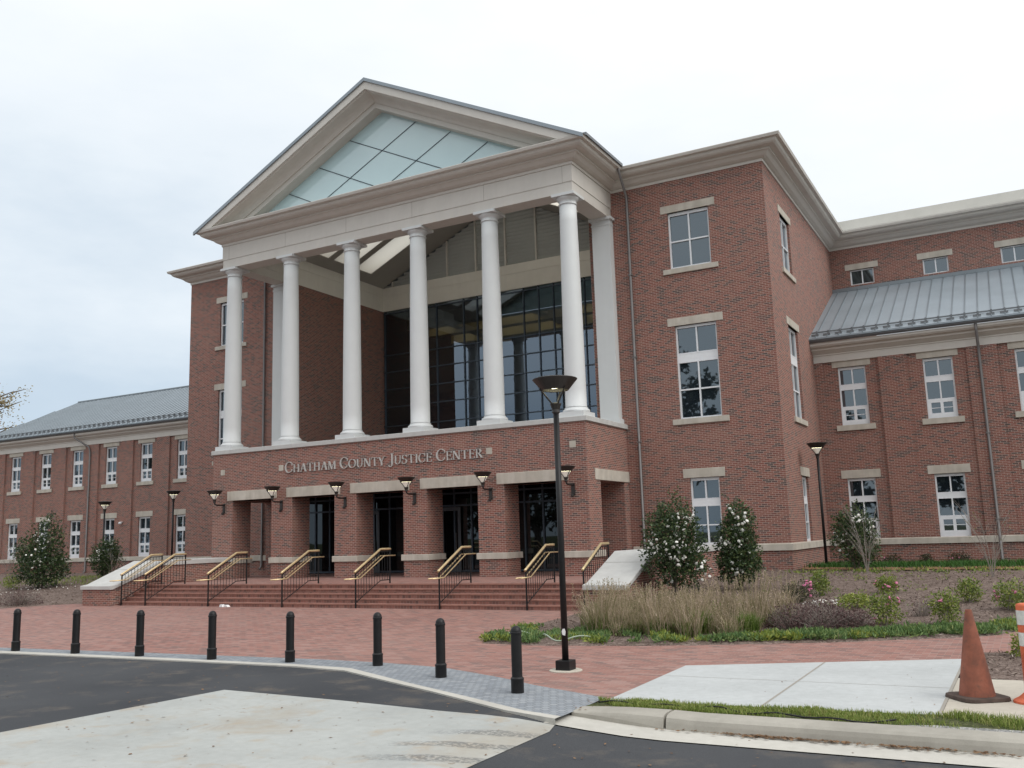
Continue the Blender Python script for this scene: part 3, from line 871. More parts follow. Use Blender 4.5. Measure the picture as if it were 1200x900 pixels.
# linings of the skylight wells
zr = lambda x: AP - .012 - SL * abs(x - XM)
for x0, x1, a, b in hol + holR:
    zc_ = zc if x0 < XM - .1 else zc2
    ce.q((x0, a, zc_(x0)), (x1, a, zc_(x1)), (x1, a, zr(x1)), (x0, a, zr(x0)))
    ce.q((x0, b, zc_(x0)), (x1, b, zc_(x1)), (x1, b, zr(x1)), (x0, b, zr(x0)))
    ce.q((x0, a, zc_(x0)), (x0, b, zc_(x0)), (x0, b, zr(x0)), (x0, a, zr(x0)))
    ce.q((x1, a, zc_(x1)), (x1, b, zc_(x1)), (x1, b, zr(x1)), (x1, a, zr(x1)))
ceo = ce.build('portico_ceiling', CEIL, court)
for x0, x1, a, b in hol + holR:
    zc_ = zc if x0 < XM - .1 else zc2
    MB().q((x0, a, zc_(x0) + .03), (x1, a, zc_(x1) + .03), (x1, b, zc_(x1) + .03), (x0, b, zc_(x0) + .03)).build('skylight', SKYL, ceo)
rf = MB()
slope_cells(rf, lambda x: AP + SL * (x - XM), XM - HW - .03, XM, EY - .86, 26, hol)
slope_cells(rf, lambda x: AP - SL * (x - XM), XM, XM + HW + .03, EY - .86, 26, holR)
for s in (-1, 1):                                     # metal edge along the gable
    a, b = XM, XM + s * (HW + .03)
    za_, zb_ = AP, AP - SL * (HW + .03)
    rf.q((a, EY - .86, za_), (b, EY - .86, zb_), (b, EY - .86, zb_ - .135), (a, EY - .86, za_ - .135))
    rf.q((a, EY - .86, za_ - .135), (b, EY - .86, zb_ - .135), (b, EY - .79, zb_ - .135), (a, EY - .79, za_ - .135))
rfo = rf.build('gable_roof', METROOF, court)
sm = MB()
yy = EY - .4
while yy < 26:
    if not any(a - .03 < yy < b + .03 for a, b in SKY_Y):
        for s in (-1, 1):
            b = XM + s * (HW)
            sm.q((XM, yy, AP + .045), (b, yy, AP - SL * HW + .045), (b, yy, AP - SL * HW), (XM, yy, AP))
    yy += .43
sm.build('roof_seam', SEAM, rfo)

# louvred gable wall above the curtain wall
lv = MB()
z = 14.45
while z < 17.7:
    hx = min(7.1, (17.75 - z) / .47)
    lv.q((XM - hx, YG + .12, z), (XM + hx, YG + .12, z), (XM + hx, YG + .03, z + .12), (XM - hx, YG + .03, z + .12))
    z += .18
lv.q((XM - 7.1, YG + .12, 14.4), (XM + 7.1, YG + .12, 14.4), (XM + .05, YG + .12, 17.8), (XM - .05, YG + .12, 17.8))
lvo = lv.build('louvre_wall', LOUV, court)
for k in range(-4, 5):
    x = XM + k * 1.63 + .0
    h = 14.45 + .47 * (7.13 - abs(x - XM)) - .02
    if h > 14.6: MB().box(x - .04, x + .04, YG - .03, YG + .1, 14.45, h).build('louvre_post', TRIM, lvo)

# curtain wall of the portico
cw = MB()
ZB = 5.65
vx = [-7.05, -5.5, -3.95, -2.40, -1.64, -.86, .86, 1.64, 2.40, 3.95, 5.5, 7.05]
for v_ in vx: cw.box(XM + v_ - .021, XM + v_ + .021, YG + .01, YG + .14, ZB, ZA)
for zz in (5.72, 7.42, 8.37, 9.25, 10.13, 10.98, 13.12): cw.box(XI0, XI1, YG + .014, YG + .136, zz - .022, zz + .022)
cwo = cw.build('curtain_wall', ALUM, court)
MB().q((XI0, YG + .08, ZB), (XI1, YG + .08, ZB), (XI1, YG + .08, ZA), (XI0, YG + .08, ZA)).build('pane', CURTAIN, cwo)
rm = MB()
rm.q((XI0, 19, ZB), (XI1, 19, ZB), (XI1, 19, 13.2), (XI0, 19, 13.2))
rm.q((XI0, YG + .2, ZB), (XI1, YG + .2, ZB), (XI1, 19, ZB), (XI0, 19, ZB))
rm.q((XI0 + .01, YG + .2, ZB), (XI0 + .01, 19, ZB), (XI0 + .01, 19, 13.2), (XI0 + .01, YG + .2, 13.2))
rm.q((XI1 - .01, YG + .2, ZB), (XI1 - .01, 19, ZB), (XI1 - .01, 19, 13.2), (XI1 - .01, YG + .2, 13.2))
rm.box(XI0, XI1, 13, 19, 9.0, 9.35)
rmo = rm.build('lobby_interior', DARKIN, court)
ic = MB()
ic.q((XI0, YG + .2, 13.19), (XI1, YG + .2, 13.19), (XI1, 19, 13.19), (XI0, 19, 13.19))
for yy in (11.4, 13.4, 15.6): ic.box(XI0 + .5, XI1 - .5, yy, yy + .5, 12.5, 13.18)
for xx in (-13.2, -8.3, -3.6): ic.box(xx, xx + .5, YG + .5, 18.5, 12.7, 13.17)
ic.build('lobby_ceiling', INCEIL, rmo)
for yy in (12.3, 14.6, 17.0):
    for xx in (-14.6, -11.7, -9.6, -6.6, -4.6, -2.4):
        MB().box(xx, xx + 1.2, yy, yy + .22, 13.12, 13.18).build('ceiling_lamp', WARM, rmo)

# the columns: shaft with entasis, base and capital
def column(x, y):
    z0 = 5.648
    pr_ = []
    r0, r1, h = .352, .288, ZA - .36 - (z0 + .36)
    for i in range(13):
        t_ = i / 12
        r = r0 - (r0 - r1) * (t_ ** 1.6)
        pr_.append((r, z0 + .36 + h * t_))
    pr_ = [(r0 + .03, z0 + .34)] + pr_
    c = MB().lathe(pr_, 28, (x, y, 0)).build('column', WHITE, court, smooth=True)
    b = MB().box(x - .455, x + .455, y - .455, y + .455, z0 - .0, z0 + .17).build('plinth', WHITE, c)
    MB().lathe([(.44, z0 + .17), (.452, z0 + .20), (.452, z0 + .23), (.43, z0 + .265), (.39, z0 + .28), (.385, z0 + .30), (.365, z0 + .345)], 28, (x, y, 0)).build('base_moulding', WHITE, c, smooth=True)
    zt = ZA - .36
    MB().lathe([(r1, zt - .002), (r1 + .03, zt + .01), (r1 + .035, zt + .03), (r1 + .01, zt + .05), (r1 + .005, zt + .12), (r1 + .03, zt + .15), (r1 + .075, zt + .19), (r1 + .10, zt + .24), (r1 + .10, zt + .262)], 28, (x, y, 0)).build('capital', WHITE, c, smooth=True)
    MB().box(x - .42, x + .42, y - .42, y + .42, zt + .262, ZA - .002).build('abacus', WHITE, c)
    return c
for x in colx: column(x, EY + .36)
for x0, x1 in ((-.90, -.20), (-W_ + .20, -W_ + .90)):
    p = MB().box(x0, x1, 3.22, D1 - .002, 5.65 + .2, ZA - .3).build('pilaster', WHITE, court)
    MB().box(x0 - .07, x1 + .07, 3.15, D1 - .002, 5.65, 5.85).build('base_moulding', WHITE, p)
    q = MB().box(x0 - .02, x1 + .02, 3.20, D1 - .002, ZA - .3, ZA - .24)
    q.box(x0, x1, 3.22, D1 - .002, ZA - .24, ZA - .1); q.box(x0 - .08, x1 + .08, 3.14, D1 - .002, ZA - .1, ZA - .002)
    q.build('capital', WHITE, p)

# podium: brick piers, lintels, brick band with the sign, stone cap
ZL = .614
px = [(-16.50, -15.40), (-13.36, -12.33), (-10.28, -9.27), (-7.2, -6.2), (-4.14, -3.12), (-1.02, -.07)]
pod = MB()
for a, b in px:
    pod.box(a, b, .06, 1.05, ZL - .3, 3.62)
pod.box(-W_ + .07, -.07, .06, 1.05, 3.62, 5.48)
for x0, x1 in ((-W_ + .07, -W_ + 1.05), (-1.05, -.07)):
    pod.box(x0, x1, 1.05, D1, 3.62, 5.48)
    pod.box(x0, x1, 3.08, D1 - .002, ZL - .3, 3.62)
podo = pod.build('podium', BRICK, court)
for a, b in px:
    bb = MB().box(a - .07, b + .07, -.01, 1.12, 1.18, 1.39)
    bevel(bb.build('pier_band', STONE, podo), .012, 1)
for i in range(5):
    bevel(MB().box(px[i][1] - .27, px[i + 1][0] + .27, .025, .9, 3.62, 3.985).build('lintel', STONE, podo), .01, 1)
for x0, x1 in ((-W_ + .035, -W_ + .9), (-.9, -.035)):
    bevel(MB().box(x0, x1, .62, D1 - .01, 3.622, 3.985).build('lintel', STONE, podo), .01, 1)
bevel(MB().box(-W_, 0, 0, D1 - .003, 5.48, 5.648).build('podium_cap', CAPST, podo), .012, 1)
for x in (-15.95, -12.88, -3.65, -.55):
    MB().box(x - .11, x + .11, .042, .2, 4.65, 4.87).build('stone_block', STONE, podo)
MB().box(-W_ + .1, -.1, 1.05, YG - .1, 5.30, 5.46).build('deck', CEIL, podo)
# storefront behind the piers
YS = D1 + .35
sf = MB()
X0, X1 = -15.2, -1.3
n_ = 18
for i in range(n_ + 1):
    x = X0 + (X1 - X0) * i / n_
    sf.box(x - .03, x + .03, YS - .06, YS + .06, ZL, 5.3)
for zz in (.66, 3.15, 3.62): sf.box(X0, X1, YS - .056, YS + .056, zz - .035, zz + .035)
sfo = sf.build('storefront', ALUM, court)
MB().q((X0, YS, ZL), (X1, YS, ZL), (X1, YS, 5.3), (X0, YS, 5.3)).build('pane', SHOPGL, sfo)
for xd in (-11.5, -8.65, -7.62, -2.35):
    d = MB()
    d.box(xd - .45, xd + .45, YS - .10, YS - .062, ZL + .01, ZL + .26); d.box(xd - .45, xd + .45, YS - .10, YS - .062, 2.95, 3.09)
    d.box(xd - .45, xd - .33, YS - .10, YS - .062, ZL + .26, 2.95); d.box(xd + .33, xd + .45, YS - .10, YS - .062, ZL + .26, 2.95)
    do = d.build('door', plain('door_frame_metal', (.12, .13, .145), .4, .05, 5, metal=.4) if 'door_frame_metal' not in bpy.data.materials else bpy.data.materials['door_frame_metal'], court)
    MB().tube([(xd + .27, YS - .16, 1.3), (xd + .27, YS - .16, 2.1)], .016, 8).build('handle', PIPE, do)
sw = MB()
sw.box(XI0 - .05, X0, D1 + .02, YS + .2, ZL, 5.3); sw.box(X1, XI1 + .05, D1 + .02, YS + .2, ZL, 5.3)
sw.build('porch_wall', BRICK, court)

# sign letters: serif capitals cut from strokes
def glyph(ch):
    T, H, Sx, Sh = .122, .046, .080, .034
    out = []
    def rect(x0, x1, y0, y1): out.append([(x0, y0), (x1, y0), (x1, y1), (x0, y1)])
    def bar(x0, y0, x1, y1, w): out.append([(x0 - w / 2, y0), (x0 + w / 2, y0), (x1 + w / 2, y1), (x1 - w / 2, y1)])
    def ser(x, y, w): rect(x - w / 2, x + w / 2, y, y + Sh)
    def stem(x, t=T, a=0., b=1.):
        rect(x - t / 2, x + t / 2, a, b)
        if a == 0.: ser(x, 0, t + 2 * Sx)
        if b == 1.: ser(x, 1 - Sh, t + 2 * Sx)
    def arc(cx, cy, rx, ry, a0, a1, t=T, h=H, n=20):
        o_, i_ = [], []
        for k in range(n + 1):
            a = R(a0 + (a1 - a0) * k / n)
            o_.append((cx + rx * math.cos(a), cy + ry * math.sin(a))); i_.append((cx + (rx - t) * math.cos(a), cy + (ry - h) * math.sin(a)))
        for k in range(n):
            out.append([i_[k], o_[k], o_[k + 1], i_[k + 1]])
    if ch == 'C':
        arc(.42, .5, .42, .52, 50, 310); rect(.69, .73, .66, .92); rect(.68, .72, .10, .30); return out, .78
    if ch == 'O': arc(.45, .5, .45, .52, 0, 360, n=32); return out, .90
    if ch == 'H': stem(.16); stem(.70); rect(.22, .64, .48, .48 + H); return out, .86
    if ch == 'A': bar(.12, 0, .42, 1, .07); bar(.72, 0, .42, 1, .16); rect(.24, .60, .32, .32 + H); ser(.12, 0, .24); ser(.72, 0, .30); return out, .86
    if ch == 'T': stem(.38); rect(.02, .74, 1 - H, 1.0 + .002); rect(.02, .06, .78, 1); rect(.70, .74, .78, 1); return out, .76
    if ch == 'M': stem(.12, .07); bar(.14, 1, .48, .02, .15); bar(.48, .02, .80, 1, .07); stem(.84, .15); return out, 1.0
    if ch == 'U': stem(.15, T, .35, 1.); stem(.68, .07, .35, 1.); arc(.40, .36, .325, .38, 180, 360, T * .8, H); return out, .82
    if ch == 'N': stem(.12, .07); bar(.12, 1, .70, 0, .16); stem(.72, .07); return out, .86
    if ch == 'Y': rect(.31, .45, 0, .46); ser(.38, 0, .30); bar(.38, .40, .10, 1, .15); bar(.38, .40, .66, 1, .07); ser(.10, 1 - Sh, .28); ser(.66, 1 - Sh, .22); return out, .76
    if ch == 'J': stem(.28, T, .05, 1.); arc(.14, .04, .215, .24, 200, 360, T * .8, H); return out, .44
    if ch == 'S':
        arc(.30, .745, .27, .275, 30, 250, .12, H); arc(.30, .265, .29, .285, -130, 90, .13, H)
        rect(.50, .54, .74, .96); rect(.02, .06, .04, .28); return out, .62
    if ch == 'I': stem(.16); return out, .33
    if ch == 'E': stem(.15); rect(.2, .58, 1 - H, 1); rect(.2, .60, 0, H); rect(.2, .48, .5, .5 + H); rect(.55, .59, .76, 1); rect(.57, .61, 0, .24); rect(.45, .49, .40, .64); return out, .64
    if ch == 'R': stem(.15); arc(.32, .745, .28, .255, -90, 90, .14, H); rect(.2, .34, 1 - H, 1); rect(.2, .34, .49, .49 + H); bar(.66, 0, .34, .5, .16); ser(.70, 0, .20); return out, .74
    return out, .4
def sign(text, x0, x1, zb, big, small):
    items = []; x = 0.0
    for wi, wd in enumerate(text.split()):
        for ci, ch in enumerate(wd):
            h = big if ci == 0 else small
            polys, w = glyph(ch)
            items.append((ch, x, h, polys)); x += w * h + .055 * small
        x += .42 * small
    sc_ = (x1 - x0) / (x - .475 * small)
    so = None
    holder = MB()
    for ch, xx, h, polys in items:
        mb = MB()
        for k, pl in enumerate(polys):
            y = .012 - .0006 * (k % 24) - .001 * (k // 24)
            pts = [(x0 + (xx + p[0] * h) * sc_, zb + p[1] * h) for p in pl]
            ar = sum(pts[i][0] * pts[(i + 1) % 4][1] - pts[(i + 1) % 4][0] * pts[i][1] for i in range(4))
            if ar < 0: pts = pts[::-1]
            mb.prism(pts[::-1], lambda a, b: (a, .056, b), lambda a, b, y=y: (a, y, b))
        o = mb.build('sign_letter', LETTER, podo)
sign('CHATHAM COUNTY JUSTICE CENTER', -12.66, -3.89, 4.55, .40, .31)
# ------------------------------------------------------------------ wings
PIT = 3.02
rwc = [6.66 + i * 3.0 for i in range(6)]
lwc = [-44.48 + i * 3.035 for i in range(6)] + []
wcp = [(-.1, 8.14), (.02, 8.14), (.02, 8.40), (.05, 8.42), (.05, 8.46), (.10, 8.49), (.20, 8.56), (.26, 8.60), (.26, 8.66), (.40, 8.70), (.46, 8.76), (.46, 8.86), (-.1, 8.90)]
def wing(x0, x1, centers):
    wl = MB()
    ops = []
    for c in centers:
        ops += [(c - .50, c + .50, 5.67, 7.90), (c - .50, c + .50, 1.42, 3.66)]
    wall(wl, 'y', YW + .04, x0, x1, -.3, 8.3, ops)
    # piers stand proud of the window bays
    edges = []
    a = x0
    for c in centers:
        if c - 1.02 > a: edges.append((a, c - 1.02))
        a = c + .98
    if a < x1: edges.append((a, x1))
    for e0, e1 in edges:
        wl.box(e0, e1, YW - .055, YW + .036, 1.43, 8.145)
    wl.box(x0, x1, YW - .055, YW + .036, -.3, 1.195)
    wl.build('wing_wall', BRICK, court)
    for c in centers:
        window('y', YW + .04, c - .5, c + .5, 5.67, 7.90, RWU, (c - .70, c + .70, 7.90, 8.155), (c - .70, c + .70, 5.46, 5.67), hopper=True)
        window('y', YW + .04, c - .5, c + .5, 1.42, 3.66, RWL, (c - .70, c + .70, 3.66, 3.97), hopper=True)
    fix_normals(MB().sweep([(x0, YW - .03), (x1, YW - .03)], wcp).build('wing_cornice', TRIM, court))
    g = MB()
    g.sweep([(x0, YW - .03), (x1, YW - .03)], [(.46, 8.87), (.55, 8.87), (.60, 8.93), (.60, 9.02), (.57, 9.02), (.40, 9.0)])
    fix_normals(g.build('gutter', GUTTER, court))
wing(XR, 26.0, rwc)
wing(-47.4, XL, lwc)
lwend = MB()
lwend.box(-47.4, -47.1, YW + .05, 21.5, -.3, 8.3)
lwend.build('wing_wall', BRICK, court)
EYV, EZV, RZV = 9.22, 9.03, 12.28
slope_y = (RZV - EZV) / (YC - EYV)
zroof = lambda y: EZV + slope_y * (y - EYV)
# right wing: lean-to roof under the clerestory
rr = MB()
rr.q((XR + .005, EYV, EZV), (26.3, EYV, EZV), (26.3, YC, RZV), (XR + .005, YC, RZV))
rr.q((XR + .005, EYV, EZV), (26.3, EYV, EZV), (26.3, EYV, EZV - .06), (XR + .005, EYV, EZV - .06))
rro = rr.build('wing_roof', METROOF, court)
def seam_run(parent, xs_, y0f, y1f):
    s_ = MB()
    for x in xs_:
        ya, yb = y0f(x), y1f(x)
        s_.q((x - .012, ya, zroof(ya)), (x - .012, yb, zroof(yb)), (x - .012, yb, zroof(yb) + .04), (x - .012, ya, zroof(ya) + .04))
        s_.q((x + .012, ya, zroof(ya)), (x + .012, yb, zroof(yb)), (x + .012, yb, zroof(yb) + .04), (x + .012, ya, zroof(ya) + .04))
        s_.q((x - .012, ya, zroof(ya) + .04), (x + .012, ya, zroof(ya) + .04), (x + .012, yb, zroof(yb) + .04), (x - .012, yb, zroof(yb) + .04))
        s_.q((x - .012, ya, zroof(ya)), (x + .012, ya, zroof(ya)), (x + .012, ya, zroof(ya) + .04), (x - .012, ya, zroof(ya) + .04))
    s_.build('roof_seam', SEAM, parent)
rx = [XR + .25 + i * .43 for i in range(48)]
seam_run(rro, rx, lambda x: EYV, lambda x: YC)
def snow_guard(parent, x0, x1, xs_):
    s_ = MB(); y = EYV + .42
    s_.box(x0, x1, y - .02, y + .02, zroof(y) + .05, zroof(y) + .10)
    y2 = EYV + .16
    for x in xs_:
        s_.box(x - .03, x + .03, y - .05, y + .05, zroof(y) + .02, zroof(y) + .12)
        s_.box(x - .16, x + .10, y2 - .02, y2 + .012, zroof(y2) + .015, zroof(y2) + .085)
    s_.build('snow_guard', GUTTER, parent)
snow_guard(rro, XR + .05, 26.2, rx)
fl = MB(); fl.box(XR + .01, 26.3, YC - .10, YC - .002, RZV - .04, RZV + .12); fl.build('flashing', SEAM, rro)
# left wing: hipped roof
lr = MB(); HX, RXL = -48.1, -46.67
lr.q((HX, EYV, EZV), (XL, EYV, EZV), (XL, YC, RZV), (RXL, YC, RZV))
lr.q((HX, EYV, EZV), (RXL, YC, RZV), (HX, 2 * YC - EYV, EZV))
lr.q((RXL, YC, RZV), (XL, YC, RZV), (XL, 2 * YC - EYV, EZV), (HX, 2 * YC - EYV, EZV))
lr.q((HX, EYV, EZV), (XL, EYV, EZV), (XL, EYV, EZV - .06), (HX, EYV, EZV - .06))
lro = lr.build('wing_roof', METROOF, court)
lx = [XL - .2 - i * .43 for i in range(60)]
seam_run(lro, lx, lambda x: EYV, lambda x: YC if x > RXL else EYV + (YC - EYV) * max(0.02, (x - HX) / (RXL - HX)))
snow_guard(lro, -47.9, XL, lx)
MB().tube([(RXL, YC, RZV + .03), (XL, YC, RZV + .03)], .07, 6).build('ridge_cap', SEAM, lro)
# clerestory over the right wing
cl = MB()
clc = [6.62 + i * 3.0 for i in range(6)]
wall(cl, 'y', YC, XR, 26, 11.9, 14.3, [(c - .5, c + .5, 12.5, 13.19) for c in clc])
cl.build('clerestory_wall', BRICK, court)
for c in clc:
    window('y', YC, c - .5, c + .5, 12.5, 13.19, [(12.55, 13.14, 'glass')], (c - .70, c + .70, 13.19, 13.46))
pp = MB()
pp.q((XR + .4, YC - .80, 14.83), (40, YC - .80, 14.83), (40, 16.7, 15.32), (XR + .4, 16.7, 15.32))
ppo = pp.build('parapet_flashing', plain('white_flashing', (.80, .82, .83), .4, .05, 2, metal=.2), court)
MB().box(XR + .2, 40, 16.7, 17.0, 14.8, 15.80).build('parapet', plain('parapet_stucco', (.52, .505, .46), .8, .05, 1.5), court)
# downspouts
def spout(pts, gx=None):
    o = MB().tube(pts, .05, 8).build('downspout', PIPE, court, smooth=True)
    for z in (2.0, 5.0, 8.0, 11.0):
        if pts[-1][2] < z < pts[2][2] - .3:
            x, y = pts[-1][0], pts[-2][1]
            MB().box(x - .075, x + .075, y - .055, y + .06, z - .02, z + .02).build('pipe_bracket', PIPE, o)
spout([(.50, D1 - .92, 14.78), (.50, D1 - .92, 14.62), (.42, D1 - .10, 13.95), (.42, D1 - .085, 13.7), (.42, D1 - .085, .55), (.42, D1 - .2, .45)])
spout([(-17.08, D1 - .92, 14.78), (-17.08, D1 - .92, 14.62), (-17.08, D1 - .10, 13.95), (-17.08, D1 - .085, 13.7), (-17.08, D1 - .085, .95), (-17.08, D1 - .2, .85)])
spout([(11.05, YW - .52, 8.9), (11.05, YW - .50, 8.6), (11.05, YW - .14, 8.1), (11.05, YW - .12, 7.8), (11.05, YW - .12, .65), (11.05, YW - .25, .5)])
spout([(-38.1, YW - .52, 8.9), (-38.1, YW - .50, 8.6), (-37.2, YW - .14, 8.0), (-37.1, YW - .12, 7.7), (-37.1, YW - .12, .65), (-37.1, YW - .25, .5)])
cb = MB().lathe([(.05, 0), (.09, .02), (.09, .10), (.05, .14)], 12, (-34.08, YW - .2, 3.28)).build('security_camera', VINYL, court, smooth=True)
MB().box(-34.11, -34.05, YW - .2, YW - .04, 3.38, 3.44).build('bracket', VINYL, cb)
# rear volume so that the roofs close
MB().box(XL + .2, XR, 22, 30, -.3, 14.6).build('rear_wall', BRICK, court)

# ------------------------------------------------------------------ lamps
def hood(mb_shell, c, s=1.0):
    x, y, z = c
    mb_shell.lathe([(.20 * s, z - .17 * s), (.335 * s, z - .008 * s), (.335 * s, z), (.30 * s, z + .012 * s), (.1 * s, z + .03 * s), (.012, z + .032 * s)], 28, (x, y, 0))
    mb_shell.f = [f for f in mb_shell.f if not (len(f) > 4 and abs(mb_shell.v[f[0]][2] - (z - .17 * s)) < 1e-6)]
    mb_shell.lathe([(.20 * s, z - .17 * s), (.185 * s, z - .165 * s), (.19 * s, z - .10 * s), (.012, z - .095 * s)], 28, (x, y, 0), cap=False)
def lamp_head(parent, c, s=1.0, frosted=True):
    """c: centre of the hood's rim; builds hood, LED lens, struts and collar"""
    x, y, z = c
    h = MB(); hood(h, c, s)
    ho = h.build('lamp_hood', BRONZE, parent, smooth=False)
    l_ = MB()
    for k in (-1, 1):
        for j in range(3):
            l_.box(x + k * .055 * s - .045 * s, x + k * .055 * s + .045 * s, y + (j - 1) * .085 * s - .034 * s, y + (j - 1) * .085 * s + .034 * s, z - .122 * s, z - .101 * s)
    l_.build('led_lens', LED, ho)
    if frosted:
        MB().lathe([(.175 * s, z - .172 * s), (.05 * s, z - .36 * s)], 20, (x, y, 0), cap=False).build('lens_cone', FROST, ho, smooth=True)
        MB().lathe([(.17 * s, z - .178 * s), (.165 * s, z - .150 * s), (.01, z - .149 * s)], 20, (x, y, 0), cap=False).build('led_lens', LED, ho)
    for k in range(3):
        a = R(95 + 120 * k)
        MB().tube([(x + .05 * s * math.cos(a), y + .05 * s * math.sin(a), z - .375 * s), (x + .235 * s * math.cos(a), y + .235 * s * math.sin(a), z - .135 * s)], .013 * s, 6).build('strut', BRONZE, ho)
    MB().lathe([(.042 * s, z - .52 * s), (.06 * s, z - .50 * s), (.055 * s, z - .46 * s), (.085 * s, z - .37 * s), (.07 * s, z - .36 * s)], 16, (x, y, 0)).build('collar', BRONZE, ho, smooth=False)
    return ho
def street_lamp(loc, label, h=4.22, base=True, group='black street lamps', frosted=True):
    o = empty('street_lamp', loc, label, 'street lamp', group)
    MB().tube([(0, 0, .02), (0, 0, h - .50)], [.048, .042], 12).build('pole', BLACK, o, smooth=True)
    if base:
        bevel(MB().box(-.11, .11, -.11, .11, 0.0, .15).build('base', BLACK, o), .008, 2)
    else:
        MB().lathe([(.11, 0), (.11, .05), (.06, .12)], 12).build('base', BLACK, o)
    lamp_head(o, (0, 0, h - .03), 1.0, frosted)
    return o
lampA = street_lamp((6.03, -14.6, 0.0), 'tall black street lamp with a round white sticker on the brick paving before the portico', frosted=False)
st = MB()
st.prism([(-.02, 0), (.02, -.01), (.028, .04), (.015, .085), (-.015, .08), (-.03, .045)], lambda a, b: (a + .012, -.0475, .50 + b), lambda a, b: (a + .012, -.052, .50 + b))
st.build('sticker', PAPER, lampA)
ft = MB().lathe([(.235, -.02), (.235, .012), (.22, .018), (.001, .018)], 26, (6.03, -14.6, 0)).build('lamp_footing', SLABT)
tag(ft, kind='structure')
street_lamp((5.92, 5.8, .55), 'slim black street lamp beside the right-hand corner of the tall brick block', 4.2, False)
street_lamp((-28.2, 4.1, .25), 'black street lamp behind the round bush by the left wing, farther left of two', 4.0, False)
street_lamp((-23.4, 4.15, .42), 'black street lamp rising behind the left stair wall, right of two at the left wing', 4.12, False)
# wall sconces on the six piers
for i, (a, b) in enumerate(px):
    x = (a + b) / 2 + (.0 if 0 < i < 5 else (.1 if i == 0 else -.05))
    s_ = MB()
    s_.box(x - .06, x + .06, .03, .058, 3.14, 3.52)
    s_.lathe([(.03, 3.08), (.05, 3.10), (.05, 3.16), (.02, 3.18)], 10, (x, -.02, 0))
    w = s_.build('wall_sconce', BRONZE, court)
    MB().tube([(x, .03, 3.46), (x, -.30, 3.46), (x, -.42, 3.49), (x, -.45, 3.56)], .028, 8).build('arm', BRONZE, w, smooth=True)
    x_, y_, z_ = x, -.45, 4.02
    hd = lamp_head(w, (x_, y_, z_), .92)
    for c in list(hd.children): c.parent = w       # keep thing > part > sub-part

# ------------------------------------------------------------------ entrance steps and railings
steps = empty('entrance_steps', (0, 0, 0), 'wide flight of five brick steps up to the portico with sloped side walls', 'steps')
ys_ = [-5.10, -4.81, -4.52, -4.24, -3.95]
SX0, SX1 = -15.32, 2.12
for i, y in enumerate(ys_):
    z1 = ZL * (i + 1) / 5
    z0 = ZL * i / 5 - (.02 if i else .1)
    yb = ys_[i + 1] + .02 if i < 4 else -3.6
    s_ = MB().box(SX0, SX1, y, yb, z0, z1)
    o = s_.build('step', STEPBRICK, steps); bevel(o, .012, 2)
    MB().box(SX0 + .002, SX1 - .002, y - .018, y + .07, z1 - .035, z1 + .003).build('nosing', bpy.data.materials.get('nosing_brick') or plain('nosing_brick', (.30, .15, .115), .8, .15, 9), o)
MB().box(SX0, SX1, -3.602, D1 + .2, -.1, ZL - .001).build('landing', PLAZA, steps)
MB().box(-W_ - .4, SX0, .0, D1, -.1, ZL - .001).build('landing', PLAZA, steps)
def cheek(x0, x1):
    pr_ = [(-5.4, -.2), (-5.4, .53), (-3.35, 1.25), (.05 if x0 < 0 else D1 - .01, 1.25), (.05 if x0 < 0 else D1 - .01, -.2)]
    a = MB().prism(pr_, lambda y, z: (x0 + .06, y, z), lambda y, z: (x1 - .06, y, z)).build('cheek_wall', BRICK, steps)
    fix_normals(a)
    yE = .045 if x0 < 0 else D1 - .075
    prc = [(-5.47, .53), (-5.47, .665), (-5.20, .70), (-3.30, 1.43), (yE, 1.43), (yE, 1.252), (-3.36, 1.252), (-5.36, .531)]
    c = MB().prism(prc, lambda y, z: (x0, y, z), lambda y, z: (x1, y, z)).build('cap', CAPST, a)
    fix_normals(c); bevel(c, .02, 2)
    j = MB(); j.box(x0 - .002, x1 + .002, -4.03, -4.02, 1.1435, 1.157); j.build('joint_line', JOINT, a)
cheek(-16.9, SX0); cheek(SX1, 3.28)
def railing(x, label, full=True):
    o = empty('stair_railing', (x, 0, 0), label, 'railing', 'brass-topped stair railings')
    y0, y1, yk = -5.14, -3.48, -3.95
    zt0, zt1 = 1.04, 1.64
    MB().tube([(0, y0, 0), (0, y0, zt0 - .03)], .024, 8).build('post', BLACK, o)
    MB().tube([(0, y1, ZL), (0, y1, zt1 - .03)], .024, 8).build('post', BLACK, o)
    MB().tube([(0, y0 - .05, zt0 - .03), (0, y0, zt0), (0, yk, zt1), (0, y1 - .05, zt1), (0, y1 + .03, zt1)], .035, 10).build('handrail', BRASS, o, smooth=True)
    if full:
        for sx in (-.075, .075):
            dz = -.20
            MB().tube([(sx, y0 - .42, zt0 + dz - .01), (sx, y0 + .12, zt0 + dz), (sx, yk + .1, zt1 + dz), (sx, y1 + .18, zt1 + dz)], .017, 8).build('grab_rail', BRASS, o, smooth=True)
    bt = MB()
    bt.tube([(0, y0, zt0 - .07), (0, yk, zt1 - .07), (0, y1, zt1 - .07)], .016, 6)
    bt.tube([(0, y0, .16), (0, yk, .72), (0, y1, .72)], .014, 6)
    k = 0
    n = 13
    for i in range(1, n):
        y = y0 + (y1 - y0) * i / n
        f = min(1, (y - y0) / (yk - y0))
        bt.tube([(0, y, .16 + .56 * f), (0, y, zt0 - .07 + (zt1 - zt0) * f)], .008, 5)
    bt.build('baluster_panel', BLACK, o)
    return o
